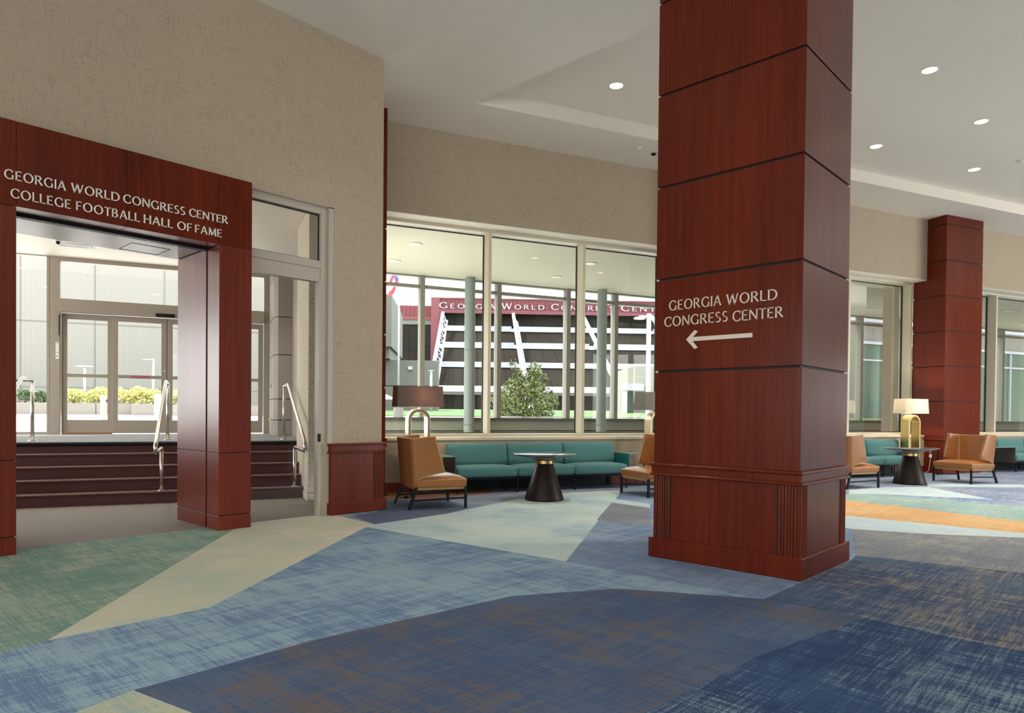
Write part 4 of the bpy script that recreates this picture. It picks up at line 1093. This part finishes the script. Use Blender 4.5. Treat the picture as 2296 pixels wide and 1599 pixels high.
# planter wall, hedge and shrub seen through the doors
t = thing('planter_wall', 'long low stone planter wall across the plaza seen through the doors', 'planter', WR)
for i in range(6): MB().box(-14.2 + i * 2.05, -12.17 + i * 2.05, 31.0, 31.4, .9, 1.55).build('stone_block', M_concL, t, bevel=.01)
MB().box(-14.2, 4.0, 31.4, 34.5, .9, 1.50).build('soil', M_bark, t)
t = thing('planter_wall', 'nearer pale stone planter corner right of the steel bollard', 'planter', WR)
for i in range(5): MB().box(-2.62 + i * 1.0, -1.64 + i * 1.0, 29.6 - .0, 30.0, .9, 1.53).build('stone_block', M_concL, t, bevel=.01)
MB().box(-2.60, 3.0, 30.0, 31.0, .9, 1.50).build('soil', M_bark, t)
def hedge_pts(x0, x1, y0, y1, z0, z1):
    def f_(r_):
        x = r_.uniform(x0, x1); y = r_.uniform(y0, y1)
        top = z1 - .16 + .12 * math.sin(x * 3.1) * math.sin(x * 1.3 + 1) + .05 * math.sin(x * 9)
        return (x, y, z0 + (top - z0) * r_.random() ** .6)
    return f_
tag(leaves('hedge', M_leafY, None, hedge_pts(-5.35, .8, 31.5, 33.0, 1.58, 2.30), 5200, .085, 3, WR), 'bright yellow-green hedge on the planter seen through the doors', 'hedge')
tag(leaves('shrub', M_leafG, None, hedge_pts(-6.7, -5.55, 31.7, 33.0, 1.58, 2.15), 1000, .075, 5, WR), 'dark green shrub left of the yellow hedge', 'shrub')
# bollards
def bollard(w, x, label):
    t = thing('bollard', label, 'bollard', at(WR, w, x, .92))
    MB().lathe([(.0, 0), (.085, 0), (.085, .78), (.07, .83), (.0, .84)], 24).build('post', M_bollard, t, smooth='auto')
    MB().box(.07, .11, -.03, .03, .62, .70).build('fitting', M_dark, t)
M_bollard = plain('bollard_metal', (.27, .26, .235), .45)
bollard(-2.87, 24, 'grey metal bollard on the plaza in front of the yellow hedge')
tag(MB().lathe([(.0, 0), (.26, 0), (.26, .85), (.22, .9), (.0, .9)], 24).build('trash_bin', plain('bin_grey', (.45, .45, .43), .5), mx=at(WR, -1.35, 25.5, .95)), 'grey bin glimpsed at the edge of the portal through the doors', 'bin')
# ribbed concrete wall
o = thing('ribbed_wall_building', 'ribbed concrete building across the plaza seen through the doors', 'building', WR)
MB().box(-40, 4.5, 46, 60, .8, 13.5).build('facade', M_ribwall, o)
sm = MB()
for i in range(12): sm.box(-38 + i * 3.56, -37.94 + i * 3.56, 45.985, 46.001, .8, 13.5)
sm.box(-40, 4.5, 45.985, 46.001, 6.20, 6.27); sm.box(-40, 4.5, 45.985, 46.001, 2.55, 2.59)
sm.build('panel_joint', plain('joint_grey', (.165, .15, .13), .8), o)
def lamp_post(frame, x, y, z0, z1, label, heads, r_=.055):
    t = thing('lamp_post', label, 'street lamp', at(frame, x, y, 0))
    MB().tube([(0, 0, z0), (0, 0, z1)], r_, 10).build('pole', M_whiteout, t, smooth=True)
    for hx in heads:
        MB().lathe([(0, 0), (.10, .0), (.24, .02), (.26, .05), (.10, .09), (0, .10)], 20).build('lamp_head', M_whiteout, t, smooth=True).matrix_local = Matrix.Translation((hx, 0, z1 - .08)) @ Matrix.Diagonal((1.0 if heads != [0] else 1.1, .5, .7, 1))
lamp_post(WR, -5.31, 38, 1.2, 3.40, 'white twin-arm lamp post beyond the hedge, left leaf of the doors', [-.14, .14])
lamp_post(WR, -2.43, 38, 1.2, 3.82, 'white single-arm lamp post beyond the hedge, right leaf of the doors', [-.22])
lamp_post(GR, -3.31, 50, 1.4, 4.40, 'white mushroom lamp post left of the leaning white trusses', [0], .09)
t = thing('street_lamp', 'tall white street lamp seen beside the left edge of the big pillar', 'street lamp', at(GR, 8.74, 35))
MB().box(-.10, .10, -.10, .10, .9, 6.50).build('pole', M_whiteout, t, bevel=.02)
MB().tube([(0, 0, 6.32), (-.35, 0, 6.36), (-.5, 0, 6.34)], [.06, .05, .05], 10).build('arm', M_whiteout, t, smooth=True)
MB().lathe([(0, 0), (.22, 0), (.30, .05), (.20, .12), (0, .15)], 24).build('lamp_head', plain('lamp_head_paint', (.72, .70, .62), .5), t, smooth=True).matrix_local = Matrix.Translation((-.48, 0, 6.19)) @ Matrix.Diagonal((1.1, .6, 1, 1))
t = thing('cylinder_planter', 'short concrete cylinder planter on the grass edge behind the brown lamp', 'planter', at(GR, -2.95, 26.2, .8))
MB().lathe([(0, 0), (.19, 0), (.19, .70), (.15, .70), (.15, .64), (0, .64)], 28).build('body', M_conc, t, smooth='auto')
t = thing('patio_umbrella', 'pink patio umbrella at the left edge of the window', 'umbrella', at(GR, -6.75, 50, 1.4))
MB().lathe([(1.05, .85), (.5, 1.12), (0.03, 1.3), (0, 1.3), (.5, 1.10), (1.04, .83)], 8).build('canopy', plain('pink_canvas', (.62, .30, .34), .7), t); MB().tube([(0, 0, 0), (0, 0, 1.3)], .025, 8).build('pole', M_whiteout, t)

# flag on its pole
t = thing('flagpole', 'tall white flagpole at the left edge of the window', 'flagpole', at(GR, -5.08, 45))
MB().tube([(0, 0, 1.4), (0, 0, 11.4)], [.075, .05], 12).build('pole', M_whiteout, t, smooth=True)
t = thing('flag', 'red and white flag with blue starred corner hanging from the pole', 'flag', at(GR, -5.08, 45))
def flagpt(u, v):     # u along the fly, v down the hoist
    x = -.07 - .62 * (u * (1 - v) + u ** 2.2 * v) + .03 * math.sin(u * 9 + v)
    z = 10.80 - 1.02 * v - 1.05 * u
    y = .10 * math.sin(u * 7 + v * 2)
    return (x, y, z)
def patch(u0, u1, v0, v1, nm, mat, off=0.0, n=10):
    vs = []; fs = []
    for i in range(n + 1):
        for j in range(4):
            u = u0 + (u1 - u0) * i / n; v = v0 + (v1 - v0) * j / 3
            p_ = flagpt(u, v); vs.append((p_[0], p_[1] - off, p_[2]))
    for i in range(n):
        for j in range(3): a = i * 4 + j; fs.append((a, a + 4, a + 5, a + 1))
    m_ = MB().add(vs, fs); k = len(vs)
    m_.add([(x, y + .012, z) for x, y, z in vs], [tuple(reversed(q_)) for q_ in fs])
    return m_.build(nm, mat, t, smooth=True)
M_fr, M_fb = plain('flag_red', (.62, .05, .07), .7), plain('flag_blue', (.05, .08, .25), .7)
patch(0, 1, 0, .333, 'red_stripe', M_fr); patch(0, 1, .333, .666, 'white_stripe', M_whiteout); patch(0, 1, .666, 1, 'red_stripe', M_fr)
cn = patch(0, .42, 0, .666, 'blue_corner', M_fb, .01)
st = MB()
for k in range(13):
    a = 2 * PI * k / 13; p_ = flagpt(.17 + .10 * math.cos(a), .333 + .22 * math.sin(a))
    st.box(p_[0] - .022, p_[0] + .022, p_[1] - .03, p_[1] - .012, p_[2] - .022, p_[2] + .022)
st.build('stars', M_whiteout, cn)

# ------------------------------------------------------------------ the red convention centre across the lawn
t = thing('convention_center', 'red-topped glass exhibition building with white beams across the lawn', 'building', GR)
MB().box(-10.2, 92, 152, 170, 23.9, 26.6).build('red_fascia', M_redrib, t)
MB().box(-10.2, 92, 151.8, 152, 26.35, 26.62).box(-10.2, 92, 151.7, 152, 23.25, 24.0).build('fascia_edge', M_redflat, t)
MB().box(-10.2, -8.3, 151.6, 153, 1.5, 26.5).build('red_corner', M_redflat, t)
MB().box(-26, -10.2, 153.5, 170, 22.3, 25.0).build('red_fascia', M_redrib, t); MB().box(-26, -10.2, 153.3, 153.6, 21.9, 22.6).build('fascia_edge', M_redflat, t)
MB().box(-26, -10.2, 154, 156, 1.5, 22).build('glazing', M_bronze, t); MB().box(-26, -10.2, 153.8, 154.2, 15.4, 15.6).build('glazing_bar', M_dark, t)
MB().box(-26, -8.3, 153.7, 154.3, 20.9, 21.9).build('grey_band', M_conc, t)
lv = [(104, 1.5), (116, 5.95), (128, 10.85), (140, 15.7), (152, 20.5), (154, 24.0)]
for (d0, z0), (d1, z1), bt in ((lv[1], lv[2], 9.85), (lv[2], lv[3], 14.52), (lv[3], lv[4], 19.35), (lv[4], lv[5], 23.6)):
    MB().prism([(d0 + .8, z0 - .1), (d1 + .5, bt + .1), (d1 + 3, bt + .1), (d0 + 3, z0 - .1)], 'x', -8.0, 92).build('glazing', M_bronze, t)
MB().box(-8, 92, 118, 120, 1.5, 5.0).build('ground_floor_glazing', M_bronze, t)
for d, a, b in ((116, 4.97, 5.95), (128, 9.85, 10.85), (140, 14.52, 15.7), (152, 19.35, 20.5)):
    for x0 in (-6.9, 8.4, 23.7, 39.0, 54.3, 69.6): MB().box(x0, x0 + 14.3, d - .4, d + .6, a, b).build('white_beam', M_whiteout, t)
MB().box(-8, 92, 116.5, 117.5, 4.5, 5.0).build('grey_band', M_conc, t)
for k in range(7):
    gx = -7.55 + 15.3 * k; m_ = MB()
    m_.bar((gx, 151.5, 23.2), (gx, 102, 1.4), .62, .62); m_.bar((gx + .9, 152, 21.6), (gx + .9, 106, 1.4), .35, .35)
    for i in range(14):
        u0, u1 = i / 14, (i + .5) / 14
        A = lambda u: (gx, 151.5 - 49.5 * u, 23.2 - 21.8 * u)
        B = lambda u: (gx + .9, 152 - 46 * u, 21.6 - 20.2 * u)
        m_.bar(A(u0), B(u1), .16); m_.bar(B(u1), A(u0 + 1 / 14), .16)
    m_.build('white_truss', M_whiteout, t)
t = thing('sign_lettering', 'white building letters along the red fascia of the convention centre', 'sign', at(GR, 0, 151.68, 0))
lettering(t, [('GEORGIA', -8.4, 3.75, 24.22), ('WORLD', 5.2, 14.6, 24.24), ('CONGRESS', 16.1, 29.9, 24.26), ('CENTER', 31.6, 43.0, 24.28)], 1.02, .15, M_whiteout, .42, 1.28)
# concrete neighbour and low wall on the left
t = thing('concrete_building', 'grey concrete block building left of the red convention centre', 'building', GR)
MB().prism([(-20, 60), (-7.40, 60), (-7.85, 73), (-20, 73)], 'z', 7.0, 11.5).build('upper_block', M_conc, t)
MB().prism([(-20, 60.8), (-7.7, 60.8), (-7.95, 72), (-20, 72)], 'z', 6.04, 7.0).build('underside_block', M_conc, t)
t = thing('concrete_wall', 'plain grey concrete wall behind the mushroom lamp post', 'wall', GR)
MB().box(-20, -3.5, 62, 64, 1.3, 6.0).build('wall_face', M_conc, t); MB().box(-20, -3.5, 61.95, 62, 3.7, 3.75).build('joint', M_gap, t)
MB().box(-6.15, -5.75, 61.8, 62, 5.15, 5.45).build('flood_light', M_whiteout, t)
# small beige building and the green glazed pavilion
t = thing('beige_building', 'small beige building left of the big pillar beyond the lawn', 'building', GR)
MB().box(12.65, 24, 55, 64, 1.2, 5.25).build('main_block', M_concL, t)
MB().box(11.6, 13.2, 54.2, 55, 3.25, 3.80).build('canopy', M_whiteout, t); MB().box(11.65, 11.9, 54.3, 55, 1.3, 3.3).build('post', M_whiteout, t)
MB().box(12.0, 12.65, 55.5, 60, 1.2, 3.7).build('side_block', M_concL, t)
for a in (12.95, 13.45): MB().box(a, a + .42, 54.96, 55.01, 3.15, 3.60).build('window', M_glassG, t)
MB().box(12.05, 12.45, 55.45, 55.52, 1.3, 3.2).build('doorway', M_glassG, t)
MB().box(12.65, 24, 54.97, 55.0, 4.35, 4.39).build('joint', M_panelgray, t)
t = thing('stair_rail', 'white stair railing in front of the small beige building', 'railing', at(GR, 13.2, 52, 1.1))
m_ = MB().tube([(-.45, 0, .15), (.05, 0, .70), (.75, 0, .70)], .025, 8)
for a in (.05, .28, .52, .75): m_.tube([(a, 0, .05), (a, 0, .70)], .02, 8)
m_.build('rails', M_whiteout, t)
t = thing('glass_pavilion', 'cream framed pavilion with dark green glazing seen through the right windows', 'building', WR)
MB().box(33, 84, 28.3, 42, .9, 6.75).build('walls', M_concL, t)
MB().box(33, 84, 27.9, 29, 6.75, 7.05).build('roof_edge', M_whiteout, t)
MB().box(34.25, 84, 28.20, 28.32, 1.0, 5.55).build('glazing', M_glassG, t)
f = MB(); f.box(34.1, 84, 28.10, 28.3, 5.52, 5.68); f.box(34.1, 84, 28.10, 28.3, 4.55, 4.65); f.box(34.1, 34.3, 28.1, 28.3, 1.0, 5.6)
for k in range(14): f.box(37.6 + k * 3.4, 37.7 + k * 3.4, 28.1, 28.3, 1.0, 5.6)
f.build('cream_frame', M_whiteout, t)
